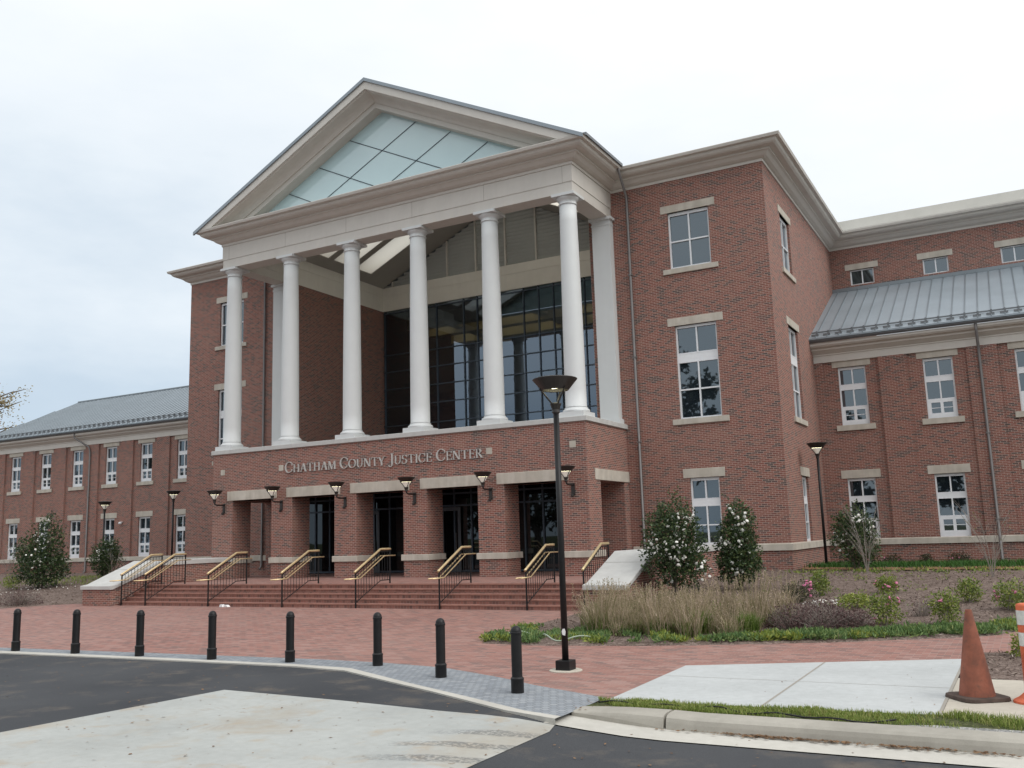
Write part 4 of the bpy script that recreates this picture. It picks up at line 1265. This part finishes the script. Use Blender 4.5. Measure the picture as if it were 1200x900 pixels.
nm = ['leftmost free-standing brass-topped railing on the steps', 'brass-topped stair railing second from left among the free-standing ones, before the first pier gap', 'brass-topped stair railing in front of the second pier from the left', 'brass-topped stair railing in the middle of the flight, under the word COUNTY', 'brass-topped stair railing second from the lamp post, before the fourth pier', 'brass-topped stair railing partly behind the tall lamp post']
for x, n in zip([-14.0, -11.1, -8.0, -5.2, -2.32, .38], nm): railing(x, n)
railing(SX0 + .14, 'brass-topped railing running along the left stair wall')
railing(SX1 - .10, 'brass-topped railing running along the right stair wall with pale sloped cap', False)

# ------------------------------------------------------------------ bollards
def bollard():
    o = empty('bollard', (0, 0, 0), None, 'bollard', 'black bollards along the paver strip')
    MB().lathe([(.066, .1), (.066, .695), (.073, .70), (.073, .722), (.066, .728), (.066, .735), (.059, .765), (.038, .79), (.015, .80), (.001, .80)], 20).build('post', BLACK, o, smooth=False)
    MB().lathe([(.08, 0), (.08, .15), (.083, .155), (.083, .172), (.072, .185), (.067, .19)], 20).build('base_sleeve', BLACK, o)
    for p in o.children:
        p.data.polygons.foreach_set('use_smooth', [True] * len(p.data.polygons))
        md = p.modifiers.new('edge', 'EDGE_SPLIT'); md.split_angle = R(35)
    return o
bl = [(-5.47, -15.28), (-3.78, -15.22), (-2.11, -15.16), (-.37, -15.12), (1.28, -15.02), (2.99, -14.95), (4.63, -15.68), (6.27, -16.47)]
bn = ['leftmost black bollard, at the left edge of the paving', 'black bollard second from the left, below the stair wall end', 'black bollard third from the left, before the first stair railing', 'black bollard fourth from the left, before the second stair railing', 'black bollard fifth from the left, on the straight part of the strip', 'black bollard at the bend of the grey paver strip', 'black bollard second nearest to the viewer, past the bend', 'largest and nearest black bollard, left of the tall lamp post']
b0 = bollard()
for i, ((x, y), n) in enumerate(zip(bl, bn)):
    o = b0 if i == 0 else copy_tree(b0)
    o.location = (x, y, 0.004); o['label'] = n; o.rotation_euler.z = i * .7

# ------------------------------------------------------------------ traffic cone and channelizer
co = empty('traffic_cone', (11.30, -15.24, .006), 'weathered rusty-orange traffic cone on the pavement slab', 'traffic cone')
MB().lathe([(.185, .03), (.18, .06), (.108, .50), (.036, .93), (.033, .945), (.022, .947), (.02, .90)], 28).build('cone_body', CONE, co, smooth=False)
bs = MB(); n = 16
pr_ = []
for k in range(4):
    for j in range(5):
        a = R(90 * k + 90 * j / 4 + 10)
        cx, cy = .15 * (1, -1, -1, 1)[k], .15 * (1, 1, -1, -1)[k]
        aa = R(90 * k + 22.5 * j)
        pr_.append((cx + .12 * math.cos(aa), cy + .12 * math.sin(aa)))
bs.prism(pr_, lambda a, b: (a, b, 0), lambda a, b: (a * .97, b * .97, .04))
bo = bs.build('cone_base', CONEB, co); bo.rotation_euler.z = R(35); bevel(bo, .008, 2)
for p in co.children:
    if p.name.startswith('cone_body'):
        p.data.polygons.foreach_set('use_smooth', [True] * len(p.data.polygons))
        p.modifiers.new('edge', 'EDGE_SPLIT').split_angle = R(50)
de = empty('channelizer_post', (11.86, -15.30, .006), 'bright orange channelizer post with white reflective bands at the right edge', 'traffic post')
MB().lathe([(.098, .02), (.094, .995), (.086, 1.015), (.05, 1.022)], 24).build('post_body', ORANGE, de, smooth=True)
for a, b in ((.80, .95), (.58, .72)): MB().lathe([(.0985, a), (.0965, b)], 24, cap=False).build('reflective_band', REFL, de, smooth=True)
MB().lathe([(.22, 0), (.215, .02), (.16, .05), (.115, .09), (.105, .10)], 24).build('post_base', ORANGE, de)
pp_ = MB()
pr2 = [(-.06, 0), (.05, -.02), (.07, .05), (.0, .08), (-.07, .05)]
pp_.prism(pr2, lambda a, b: (a, b, 0), lambda a, b: (a * .7, b * .7, .05)); pp_.prism([(x + .12, y + .02) for x, y in pr2], lambda a, b: (a, b, 0), lambda a, b: (a * .85, b * .8, .04))
po = pp_.build('paper_litter', PAPER); po.location = (-10.35, -5.3, .003); po.scale = (1.5, 1.5, 1.5)
tag(po, 'crumpled white paper lying at the foot of the steps', 'litter')
pts = []
for i in range(40):
    x = 7.55 + i * .125
    pts.append((x, -16.92 + .10 * math.sin(i * .23) + .05 * math.sin(i * .8) - (.1 if i > 24 else 0) * 0, .035 + .015 * math.sin(i * 1.3)))
tag(MB().tube(pts[:26], .008, 6).build('irrigation_pipe', BLACK, smooth=True), 'thin black irrigation pipe lying along the grass verge behind the kerb', 'pipe')
pts = [(3.15 + .06 * i, -11.15 + .25 * math.sin(i * .22) - .012 * i, .09 + .04 * math.sin(i * .5)) for i in range(36)]
tag(MB().tube(pts, .012, 6).build('garden_hose', plain('pale_green_hose', (.35, .42, .33), .5, .05, 5), smooth=True), 'thin pale garden hose looping over the groundcover at the bed tip', 'hose')
#@@PLANTS
# ------------------------------------------------------------------ plants
def rv(a, b): return rnd.uniform(a, b)
def leaf_quad(mb, p, L, w, n=None):
    d = Vector((rnd.gauss(0, 1), rnd.gauss(0, 1), rnd.gauss(0, .8)))
    if n is not None: d = d * .75 + Vector(n)
    d.normalize()
    s = d.orthogonal().normalized()
    s = (Matrix.Rotation(rv(0, 6.28), 3, d) @ s)
    p = Vector(p)
    mb.q(p - s * 0, p + d * L * .5 + s * w * .5, p + d * L, p + d * L * .5 - s * w * .5)
def blob_points(n, lobes, shell=.55):
    """random points in a union of ellipsoid lobes ((cx,cy,cz),(rx,ry,rz)), denser near their skin"""
    out = []
    wts = [l[1][0] * l[1][1] * l[1][2] for l in lobes]
    for _ in range(n):
        c, r = rnd.choices(lobes, wts)[0]
        while True:
            v = Vector((rnd.gauss(0, 1), rnd.gauss(0, 1), rnd.gauss(0, 1)))
            if v.length > 1e-3: break
        v.normalize()
        rr_ = (rv(shell, 1.0)) if rnd.random() < .85 else rv(0, 1)
        rr_ *= 1 + .20 * math.sin(v.x * 7 + c[0] * 9) * math.sin(v.z * 6 + c[2] * 5 + v.y * 4)
        out.append((Vector((c[0] + v.x * r[0] * rr_, c[1] + v.y * r[1] * rr_, c[2] + v.z * r[2] * rr_)), v))
    return out
def flower_mesh(name, r, material):
    mb = MB().lathe([(r * .3, -r * .4), (r, -.0), (r * .75, r * .45), (r * .2, r * .5)], 7)
    me = bpy.data.meshes.new(name); me.from_pydata(mb.v, [], mb.f); me.materials.append(material); me.update()
    return me
FL_W = flower_mesh('white_flower', .045, WHFL)
FL_P = flower_mesh('pink_flower', .033, PKFL)
def add_flowers(parent, me, pts, smin=.7, smax=1.25):
    for p in pts:
        f = bpy.data.objects.new('flower', me); COL.objects.link(f); f.parent = parent
        f.location = p; f.rotation_euler = (rv(-1.3, 1.3), rv(-1.3, 1.3), rv(0, 6)); s = rv(smin, smax); f.scale = (s, s, s)
def shrub(name, loc, label, cat, h, w, leaf, n, L, wl, fl=None, nf=0, lobes=None, group=None, stems=4, base=.12, twigmat=None):
    o = empty(name, loc, label, cat, group)
    r = w / 2
    if lobes is None:
        lobes = [((0, 0, h * .45), (r * .9, r * .9, h * .40)), ((r * .15, -r * .1, h * .68), (r * .68, r * .68, h * .30)), ((-r * .25, r * .1, h * .6), (r * .6, r * .6, h * .28)), ((r * .2, r * .2, h * .3), (r * .75, r * .75, h * .24))]
        for k in range(7):
            a = rv(0, 6.28)
            zz = rv(.25, .88) * h
            k2 = math.sqrt(max(.05, 1 - (abs(zz / h - .45) / .58) ** 2))
            lobes.append(((math.cos(a) * r * .62 * k2, math.sin(a) * r * .62 * k2, zz), (r * rv(.28, .4), r * rv(.28, .4), h * rv(.10, .15))))
    mb = MB()
    P = blob_points(n, lobes)
    for p, v in P:
        if p.z < .02: p.z = .02 + abs(p.z) * .2
        leaf_quad(mb, p, L * rv(.7, 1.3), wl * rv(.7, 1.2), v * .6)
    for _ in range(int(n / 90)):
        p, v = rnd.choice(P)
        d = (v + Vector((rv(-.4, .4), rv(-.4, .4), rv(.1, .9)))).normalized(); ln = rv(.08, .22) * (h ** .5) * .75
        for k in range(9):
            q_ = p + d * ln * k / 8
            if q_.z > .02: leaf_quad(mb, q_ + Vector((rv(-.02, .02), rv(-.02, .02), 0)), L * rv(.6, 1.1), wl * rv(.6, 1.0), d * .5)
    mb.build('foliage', leaf, o)
    sm_ = MB()
    for k in range(stems):
        a = rv(0, 6.28); q = rv(.2, .55) * r
        sm_.tube([(math.cos(a) * .03, math.sin(a) * .03, -.12), (math.cos(a) * q * .4, math.sin(a) * q * .4, h * .3), (math.cos(a) * q, math.sin(a) * q, h * .7)], [base * .3, base * .2, base * .08], 6)
    sm_.build('stem', twigmat or BARK, o)
    if nf:
        cand = [(p, v) for p, v in P if (p - Vector((0, 0, h * .45))).length > .3 * h or v.y < -.2]
        cand = [c for c in cand if c[1].y < .35]
        ctr = [rnd.choice(cand)[0] for _ in range(max(3, nf // 7))]
        cand.sort(key=lambda c: min((c[0] - q).length for q in ctr) + rv(0, .55) * h * .5)
        cand = cand[:max(nf * 3, 40)]
        add_flowers(o, fl, [p + v * .03 for p, v in rnd.sample(cand, min(nf, len(cand)))])
    return o
def at(x, y): return (x, y, float(zR(x, y)) - .02)
def atl(x, y): return (x, y, float(zL(x, y)) - .02)
CAMG = 'camellia bushes with white flowers'
shrub('camellia_bush', at(4.05, -4.1), 'largest dark camellia bush covered in white flowers beside the right stair wall', 'bush', 2.58, 1.78, CAML, 8000, .085, .045, FL_W, 98, group=CAMG)
tall = [((0, 0, 1.0), (.55, .55, .9)), ((.1, 0, 1.68), (.42, .42, .62)), ((-.12, .05, 1.25), (.45, .45, .7)), ((.22, -.1, .75), (.45, .45, .5)), ((-.2, -.1, .6), (.4, .4, .45)), ((.02, 0, 2.02), (.24, .24, .34))]
shrub('camellia_bush', at(5.4, -3.0), 'narrower upright camellia bush with white flowers, right of the largest bush', 'bush', 2.4, 1.2, CAML, 6500, .085, .045, FL_W, 70, lobes=tall, group=CAMG)
shrub('camellia_bush', at(7.3, 3.0), 'rounded camellia bush with white flowers below the first windows of the right wing', 'bush', 2.1, 1.55, CAML, 4200, .09, .05, FL_W, 36, group=CAMG)
big = [((0, 0, 1.25), (1.15, 1.1, 1.1)), ((.1, 0, .8), (1.2, 1.1, .75)), ((.35, 0, 2.2), (.75, .7, .7)), ((.45, 0, 2.75), (.42, .4, .55)), ((-.5, -.2, 1.7), (.7, .6, .6)), ((.6, -.2, 1.3), (.7, .6, .6))]
shrub('camellia_bush', atl(-25.25, -1.2), 'tall conical camellia bush with white flowers in front of the left wing', 'bush', 3.25, 2.6, CAML, 6500, .11, .06, FL_W, 45, lobes=big, group=CAMG, stems=5)
rnd2 = [((0, 0, 1.0), (.78, .75, .85)), ((.15, 0, 1.3), (.55, .5, .62)), ((-.25, -.1, .8), (.55, .5, .6)), ((.35, -.1, 1.15), (.45, .4, .6))]
shrub('camellia_bush', (-26.0, 2.6, .5), 'smaller rounded camellia bush at the left, between the conical bush and the stair wall', 'bush', 1.9, 1.6, CAML, 3600, .10, .055, FL_W, 26, lobes=rnd2, group=CAMG)
# low azaleas
AZG = 'small azaleas planted in the mulch'
az = [((7.31, -5.2), .45, .76, AZDK, 16, 'pink-flowered azalea at the left end of the mulch slope, behind the purple shrubs', 420),
      ((7.54, -4.04), .58, .48, AZAL, 0, 'bright green azalea without flowers near the upright camellia', 420),
      ((8.96, -3.55), .42, .52, AZAL, 9, 'pink-tipped azalea in the middle of the mulch, below the bare shrub', 380),
      ((9.46, -8.2), .58, .66, AZAL, 9, 'loose yellow-green azalea with a few pink flowers, right of the purple shrubs', 520),
      ((8.6, -5.9), .28, .7, YELL, 0, 'low yellow-green azalea just behind the purple shrubs', 360),
      ((10.74, -5.0), .48, .52, AZAL, 0, 'round green azalea directly above the traffic cone tip', 420),
      ((10.48, -7.9), .62, .5, AZAL, 3, 'upright yellow-green azalea beside the brick path, left of the cone tip', 460),
      ((11.5, -6.0), .55, .66, AZAL, 8, 'larger pink-flowered azalea at the right edge above the orange post', 520),
      ((11.86, -11.5), .66, .62, YELL, 3, 'bright yellow-green azalea behind the orange post at the path end', 620),
      ((7.57, 9.3), .42, .62, AZDK, 4, 'dark azalea against the right wing wall, under the first bay', 300),
      ((8.68, 9.3), .42, .5, AZDK, 0, 'small dark azalea at the wall between the first two lower windows', 280),
      ((9.75, 9.3), .46, .78, AZDK, 5, 'dark azalea with pink flowers below the second lower window of the right wing', 340),
      ((12.05, 9.3), .48, .7, AZDK, 4, 'dark azalea at the wall right of the downspout', 320)]
for (x, y), h, w, lm, nf, lb, n in az:
    shrub('azalea', at(x, y), lb, 'shrub', h * 1.12, w * 1.12, lm, int(n * 2.2), .055, .03, FL_P, nf, group=AZG, stems=5, base=.04, twigmat=TWIG)
def twiggy(name, loc, label, h, w, material, n, ntw, group=None):
    o = empty(name, loc, label, 'shrub', group)
    tw = MB()
    for k in range(ntw):
        a = rv(0, 6.28); q = rv(.1, 1) ** .6 * w / 2; hh = h * rv(.6, 1.0) * math.sqrt(max(.12, 1 - (q / (w / 2)) ** 2 * .8))
        b = (math.cos(a) * q * .25, math.sin(a) * q * .25, -.03)
        c = (math.cos(a) * q * .7 + rv(-.05, .05), math.sin(a) * q * .7 + rv(-.05, .05), hh * .6)
        d = (math.cos(a) * q + rv(-.08, .08), math.sin(a) * q + rv(-.08, .08), hh)
        tw.tube([b, c, d], [.006, .004, .002], 3, cap=False)
    tw.build('twigs', TWIG, o)
    mb = MB()
    for k in range(n):
        a = rv(0, 6.28); q = math.sqrt(rnd.random()) * w / 2; z = h * rv(.08, 1.0) * math.sqrt(max(.05, 1 - (q / (w / 2)) ** 2))
        leaf_quad(mb, (math.cos(a) * q, math.sin(a) * q, z), rv(.03, .055), rv(.015, .03))
    mb.build('foliage', material, o)
    return o
PG = 'low purple-brown shrubs'
pls = ['purple-brown shrub at the left of its row, touching the green grass tuft', 'widest purple-brown shrub in the middle of its row', 'purple-brown shrub at the right of its row, beside the yellow-green azalea', 'purple-brown shrub behind the middle of the purple row']
for (x, y, h, w), lb in zip([(7.95, -8.9, .52, 1.0), (8.5, -8.95, .48, 1.1), (9.0, -8.75, .40, .8), (8.3, -8.0, .5, 1.1)], pls):
    twiggy('purple_shrub', at(x, y), lb, h, w, PURP, 1500, 160, PG)
twiggy('bare_shrub', at(9.99, -7.0), 'sparse brown twiggy shrub standing alone in the mulch', .50, .56, PURP, 120, 60)
twiggy('dark_shrub', atl(-19.6, -5.9), 'dark purple shrub at the left edge of the picture beside the paving', .62, 1.6, PURP, 1800, 180, 'dark shrubs at the left edge')
twiggy('dark_shrub', atl(-21.6, -6.4), 'dark purple shrub cut by the left picture edge', .6, 1.6, PURP, 1500, 160, 'dark shrubs at the left edge')
# ornamental grass
def blade(mb, p, h, lean, w, droop=.35):
    a = rv(0, 6.28); d = Vector((math.cos(a), math.sin(a), 0)); s = Vector((-d.y, d.x, 0)) * w
    p = Vector(p)
    p1 = p + d * lean * h * .35 + Vector((0, 0, h * .55)); p2 = p + d * lean * h + Vector((0, 0, h * (1 - droop * lean)))
    k = len(mb.v)
    mb.v += [tuple(p - s), tuple(p + s), tuple(p1 + s * .8), tuple(p1 - s * .8), tuple(p2 + s * .15), tuple(p2 - s * .15)]
    mb.f += [(k, k + 1, k + 2, k + 3), (k + 3, k + 2, k + 4, k + 5)]
def tuft_mesh(n, h, r, lean, w, wisps=0):
    mb = MB()
    for _ in range(n):
        a = rv(0, 6.28); q = r * math.sqrt(rnd.random())
        blade(mb, (q * math.cos(a), q * math.sin(a), 0), h * rv(.55, 1.05), rv(.05, lean), w)
    for _ in range(wisps):
        a = rv(0, 6.28); q = r * rv(.2, 1.0); hh = h * rv(.85, 1.25); b = Vector((q * math.cos(a), q * math.sin(a), 0))
        tip = b + Vector((math.cos(a) * rv(.05, .3), math.sin(a) * rv(.05, .3), hh))
        mb.tube([b, (b + tip) / 2 + Vector((0, 0, .04)), tip], [.003, .003, .002], 3, cap=False)
        for j in range(6): leaf_quad(mb, tip - Vector((0, 0, j * .02)), rv(.02, .045), .012, (0, 0, .8))
    return mb
GRG = 'dry ornamental grass clumps in front of the camellias'
protos = []
for k in range(3):
    o = empty('grass_clump', (0, 0, 0), 'tan dry ornamental grass clump in the mass before the camellia bushes', 'grass clump', GRG)
    tuft_mesh(100, .48 + .07 * k, .18, 1.15, .006, 26 + 12 * k).build('blades', DRYG, o)
    tuft_mesh(70 + 45 * k, .34, .17, .9, .0065).build('green_blades', GRNG, o)
    protos.append(o)
gp = []
tries = 0
while len(gp) < 54 and tries < 5000:
    tries += 1
    x = rv(3.2, 7.6); t_ = (x - 3.0) / 4.6
    y = rv(-10.9 + .7 * t_, -7.2 - .3 * t_)
    if x < 4.25 - (y + 10.2) * .32: continue
    if all((x - a) ** 2 + (y - b) ** 2 > .38 ** 2 for a, b in gp): gp.append((x, y))
for i, (x, y) in enumerate(gp):
    o = protos[i] if i < 3 else copy_tree(protos[i % 3])
    o.location = at(x, y); o.rotation_euler.z = rv(0, 6); s = rv(.6, 1.25); o.scale = (s, s, s * rv(.9, 1.15))
gg = empty('grass_clump', at(7.35, -9.75), 'bright green grass tuft at the right end of the dry grasses', 'grass clump')
tuft_mesh(420, .46, .18, .8, .007).build('blades', GRNG, gg)
gg = empty('grass_clump', at(6.5, -9.9), 'half-green grass tuft in the front row of the dry grasses', 'grass clump')
tuft_mesh(300, .48, .16, .7, .007, 8).build('blades', GRNG, gg)
# bare saplings
def sapling(loc, label, h, spread, n=6, leafm=None, nl=0, group=None):
    o = empty('bare_sapling', loc, label, 'sapling', group)
    mb = MB(); tips = []
    for k in range(n):
        a = 6.28 * k / n + rv(-.4, .4); q = spread * rv(.4, 1)
        p0 = Vector((rv(-.04, .04), rv(-.04, .04), -.05)); p1 = Vector((math.cos(a) * q * .3, math.sin(a) * q * .3, h * .42)); p2 = Vector((math.cos(a) * q, math.sin(a) * q, h * rv(.8, 1.0)))
        mb.tube([p0, p1, p2], [.011, .007, .003], 5)
        for j in range(7):
            f = rv(.25, .95); b = p0.lerp(p1, f / .5) if f < .5 else p1.lerp(p2, (f - .5) / .5)
            a2 = a + rv(-1.2, 1.2); l = h * rv(.12, .28)
            e = b + Vector((math.cos(a2) * l * .55, math.sin(a2) * l * .55, l * .8))
            mb.tube([b, (b + e) / 2 + Vector((0, 0, -.02)), e], [.004, .003, .0018], 3, cap=False)
            tips.append(e)
            for j2 in range(2):
                a3 = a2 + rv(-1, 1); e2 = e + Vector((math.cos(a3) * l * .3, math.sin(a3) * l * .3, l * .35)); b2 = b.lerp(e, .6)
                mb.tube([b2, e2], [.003, .0015], 3, cap=False); tips.append(e2)
    mb.build('branches', TWIG, o)
    if nl:
        lf = MB()
        for _ in range(nl): leaf_quad(lf, rnd.choice(tips) + Vector((rv(-.05, .05), rv(-.05, .05), rv(-.05, .05))), .05, .025)
        lf.build('leaves', leafm, o)
    return o
SG = 'leafless multi-stemmed saplings'
sapling(at(7.86, 1.2), 'leafless grey sapling in front of the rounded camellia by the right wing', 1.95, .75, 7, group=SG)
sapling(at(11.05, -.1), 'leafless grey sapling at the far right with a few green leaves', 1.75, .62, 7, AZAL, 26, group=SG)
sapling((-24.2, 1.6, .35), 'thin leafless sapling between the small camellia and the left stair wall', 1.7, .45, 4, AUTUMN, 12, group=SG)
sapling(atl(-26.9, -1.6), 'thin leafless sapling at the left edge of the picture', 2.3, .5, 4, AZAL, 20, group=SG)
shrub('azalea', atl(-26.2, -1.9), 'yellow-green azalea at the left edge beside the conical camellia', 'shrub', .7, .9, YELL, 420, .08, .04, None, 0, group=AZG, stems=4, base=.05, twigmat=TWIG)
# ground cover, lawns, chips, leaves: uncountable stuff
gc = MB(); gy = MB()
def edge_pts(n):
    seg = [(2.8, -11.4), (3.05, -11.9), (4.1, -12.0), (6.15, -11.55), (9.0, -10.35), (11.2, -8.9), (11.7, -7.95)]
    ls = [math.dist(seg[i], seg[i + 1]) for i in range(len(seg) - 1)]
    for _ in range(n):
        i = rnd.choices(range(len(ls)), ls)[0]; f = rnd.random()
        yield seg[i][0] + (seg[i + 1][0] - seg[i][0]) * f, seg[i][1] + (seg[i + 1][1] - seg[i][1]) * f
for x, y in edge_pts(3000):
    wdt = 2.2 if x < 4.6 else (1.5 if x < 7.2 else .85)
    ox = rv(-.25, .05); oy = .12 + wdt * rnd.random() ** 1.3
    x += ox; y += oy
    if float(sdist(x, y, RB)) < .06: continue
    if math.sin(x * 3.1) * math.sin(x * 1.3 + y * 2.2) + .5 * math.sin(x * 9 + y * 5) < -.26: continue
    z = float(zR(x, y))
    hh = rv(.04, .13) if math.sin(x * 2.2 + y) < .4 else rv(.1, .22)
    tgt = gy if math.sin(x * 1.9 + 2.0) * math.sin(y * 3.3 + x) > .45 and rnd.random() < .7 else gc
    for k in range(9):
        leaf_quad(tgt, (x + rv(-.08, .08), y + rv(-.08, .08), z + rv(0, .4) * hh), rv(.06, .12), rv(.018, .035), (0, 0, .9))
tag(gc.build('groundcover', COVER), kind='stuff')
tag(gy.build('groundcover', YELL), kind='stuff')
gc = MB()
for _ in range(260):
    x, y = rv(5.4, 20), rv(1.2, 3.2)
    z = float(zR(x, y))
    for k in range(6): leaf_quad(gc, (x + rv(-.12, .12), y + rv(-.12, .12), z), rv(.07, .14), rv(.03, .05), (0, 0, .8))
for _ in range(170):
    x, y = rv(5.5, 12), rv(-6.5, 1)
    z = float(zR(x, y))
    for k in range(5): leaf_quad(gc, (x + rv(-.08, .08), y + rv(-.08, .08), z), rv(.05, .09), rv(.02, .035), (0, 0, .8))
tag(gc.build('low_weeds', AZAL), kind='stuff')
lw = MB()
N_ = 34000
vx_ = np.random.RandomState(3)
for _ in range(N_):
    x = 7.46 + 6.5 * rnd.random() ** 1.2
    y0_ = -17.02; y1_ = -16.56 + .22 * min(1, max(0, (x - 9) / 2.5)) + .05 * math.sin(x * 4.7) + .03 * math.sin(x * 13)
    if x < 7.75: y0_ = -16.95 + (7.75 - x) * .8
    y = rv(y0_, y1_)
    dens = .55 + .45 * math.sin(x * 2.3 + 1) * math.sin(y * 6 + x)
    if rnd.random() > .1 + .9 * dens ** 1.5 + .25 * math.sin(x * 7.1 + y * 9): continue
    if y < -16.86 and x > 10.8 and rnd.random() < .8: continue
    blade(lw, (x, y, .01), rv(.018, .062) * (1.5 if x > 11.1 and y > -16.8 else 1), rv(.1, .9), .0035, .3)
tag(lw.build('verge_grass', LAWN), kind='stuff')
gv = MB()
gv.q((10.6, -17.03, .012), (15, -17.03, .012), (15, -16.88, .013), (11.0, -16.9, .013)); tag(gv.build('gravel', GRAVEL), kind='stuff')
wl_ = MB()
for _ in range(9000):
    x = rv(5.45, 19); y = rv(3.7 + 1.0 * math.exp(-((x - 5.4) / 1.2) ** 2) + .3 * math.sin(x), 9.7)
    blade(wl_, (x, y, float(.58 - .16 * ss((y - 5) / 5)) - .01), rv(.12, .26), rv(.1, .7), .012, .3)
tag(wl_.build('wall_lawn', LUSH), kind='stuff')
wl_ = MB()
for _ in range(3000):
    x = rv(-31, -19.5); y = rv(-.5, 7.0)
    z = float(zL(x, y))
    blade(wl_, (x, y, z - .01), rv(.06, .14), rv(.1, .7), .014, .3)
tag(wl_.build('lawn', LAWN), kind='stuff')
ch = MB()
for _ in range(7000):
    x, y = rv(2.2, 14), rv(-11.6, 3.4)
    if float(sdist(x, y, RB)) < .1: continue
    leaf_quad(ch, (x, y, float(zR(x, y)) + rv(0, .02)), rv(.04, .12), rv(.012, .03), (rv(-1, 1), rv(-1, 1), .15))
for _ in range(1800):
    x, y = rv(-27, -17), rv(-8.5, 1.5)
    if float(sdist(x, y, LB)) < .1: continue
    leaf_quad(ch, (x, y, float(zL(x, y)) + rv(0, .02)), rv(.05, .13), rv(.015, .03), (rv(-1, 1), rv(-1, 1), .15))
for _ in range(900):
    x, y = rv(11.05, 13), rv(-13.7, -11.3)
    leaf_quad(ch, (x, y, .02 + rv(0, .02)), rv(.03, .09), rv(.01, .02), (rv(-1, 1), rv(-1, 1), .15))
tag(ch.build('mulch_chips', CHIP), kind='stuff')
fp = MB()
for _ in range(110):
    a = rv(0, 6.28); q = 2.2 * math.sqrt(rnd.random())
    x, y = -25.0 + math.cos(a) * q, -1.9 + math.sin(a) * q
    leaf_quad(fp, (x, y, float(zL(x, y)) + .02), .06, .04, (0, 0, .1))
for _ in range(60):
    x, y = 7.75 + rnd.gauss(0, .25), -5.35 + rnd.gauss(0, .2)
    leaf_quad(fp, (x, y, float(zR(x, y)) + .02), .06, .05, (0, 0, .1))
tag(fp.build('fallen_petals', WHFL), kind='stuff')
fl_ = MB()
def flat_leaf(x, y, z, L):
    a = rv(0, 6.28); d = Vector((math.cos(a), math.sin(a), rv(-.05, .2))); s = Vector((-math.sin(a), math.cos(a), rv(-.25, .25))) * L * rv(.15, .35)
    p = Vector((x, y, z + .006))
    fl_.q(p, p + d * L * .5 + s, p + d * L, p + d * L * .5 - s)
for _ in range(520): 
    x, y = rv(-6, 12), rv(-21.5, -15.6)
    if y > -17.3 and x > 4.5 - (y + 17.3) * 2: continue
    flat_leaf(x, y, zroad(x) + .006, rv(.02, .06))
for _ in range(700):
    c = rnd.choices([(9.55, .35), (10.1, .3), (10.8, .25), (11.4, .3), (9.0, .5)], [3, 2, 2, 1, .6])[0]
    flat_leaf(rnd.gauss(c[0], c[1] * .6), -17.36 - abs(rnd.gauss(0, .05)), -.105, rv(.02, .06))
for _ in range(60): flat_leaf(rv(7.3, 8.1), rv(-17.3, -16.6), .01, rv(.02, .05))
for _ in range(130): flat_leaf(rv(-15, 10), rv(-14.8, -6), .004, rv(.02, .05)) if True else None
for _ in range(35): flat_leaf(rv(7.6, 11), rv(-16.2, -12.4), .01, rv(.015, .035))
tag(fl_.build('fallen_leaves', DEADL), kind='stuff')
# ------------------------------------------------------------------ trees
def tree(name, loc, label, h, cr_, nleaf, L, leafm, group=None, seed=1, sparse=False, low=.28):
    r_ = random.Random(seed)
    o = empty(name, loc, label, 'tree', group)
    tk = MB()
    tk.tube([(0, 0, -.3), (.05, 0, h * .25), (-.1, .1, h * .55), (0, 0, h * .85)], [h * .028, h * .02, h * .013, h * .004], 9)
    ends = []
    for k in range(22 if not sparse else 30):
        z0_ = h * r_.uniform(low, .8); a = r_.uniform(0, 6.28); l = cr_ * r_.uniform(.5, .95) * (1.15 - z0_ / h * .6)
        e = Vector((math.cos(a) * l, math.sin(a) * l, z0_ + l * r_.uniform(.3, .8)))
        b = Vector((0, 0, z0_))
        tk.tube([b, b.lerp(e, .5) + Vector((0, 0, .15 * l)), e], [h * .009, h * .005, h * .0015], 5)
        ends.append((b.lerp(e, .65), l * .42)); ends.append((e, l * .36))
        for j in range(3):
            f = r_.uniform(.4, .95); b2 = b.lerp(e, f); a2 = a + r_.uniform(-1.3, 1.3); l2 = l * r_.uniform(.25, .5)
            e2 = b2 + Vector((math.cos(a2) * l2, math.sin(a2) * l2, l2 * r_.uniform(.0, .8)))
            tk.tube([b2, e2], [h * .004, h * .001], 4); ends.append((e2, l2 * .55))
    tk.build('trunk', BARK, o)
    lf = MB()
    for _ in range(nleaf):
        c, rr_ = r_.choice(ends)
        v = Vector((r_.gauss(0, 1), r_.gauss(0, 1), r_.gauss(0, .8))).normalized() * rr_ * r_.random() ** .5
        leaf_quad(lf, c + v, L * r_.uniform(.6, 1.3), L * .55)
    lf.build('crown', leafm, o)
    return o
tree('roadside_tree', (-57.5, 14.6, -.2), 'nearly bare tree with thin autumn leaves at the left picture edge, beyond the left wing', 17.0, 4.6, 3400, .17, AUTUMN, seed=5, sparse=True)
for i, (x, y, h, c) in enumerate([(-52, -66, 16, 6.5), (-38, -62, 18, 7), (-22, -66, 25, 6.5), (-9, -68, 15, 6), (2, -64, 14, 6), (12, -70, 19, 7), (26, -66, 16, 6.5), (42, -60, 17, 6.5), (50, -34, 15, 6), (-92, -52, 16, 7), (-108, -56, 18, 7.5), (-124, -54, 17, 7.5), (-140, -60, 18, 7.5)]):
    tree('street_tree', (x, y, -.2), 'leafy green tree across the road from the courthouse, mirrored in its windows', h, c, 3600, .8, AZDK, 'trees across the road', seed=20 + i, low=.08)
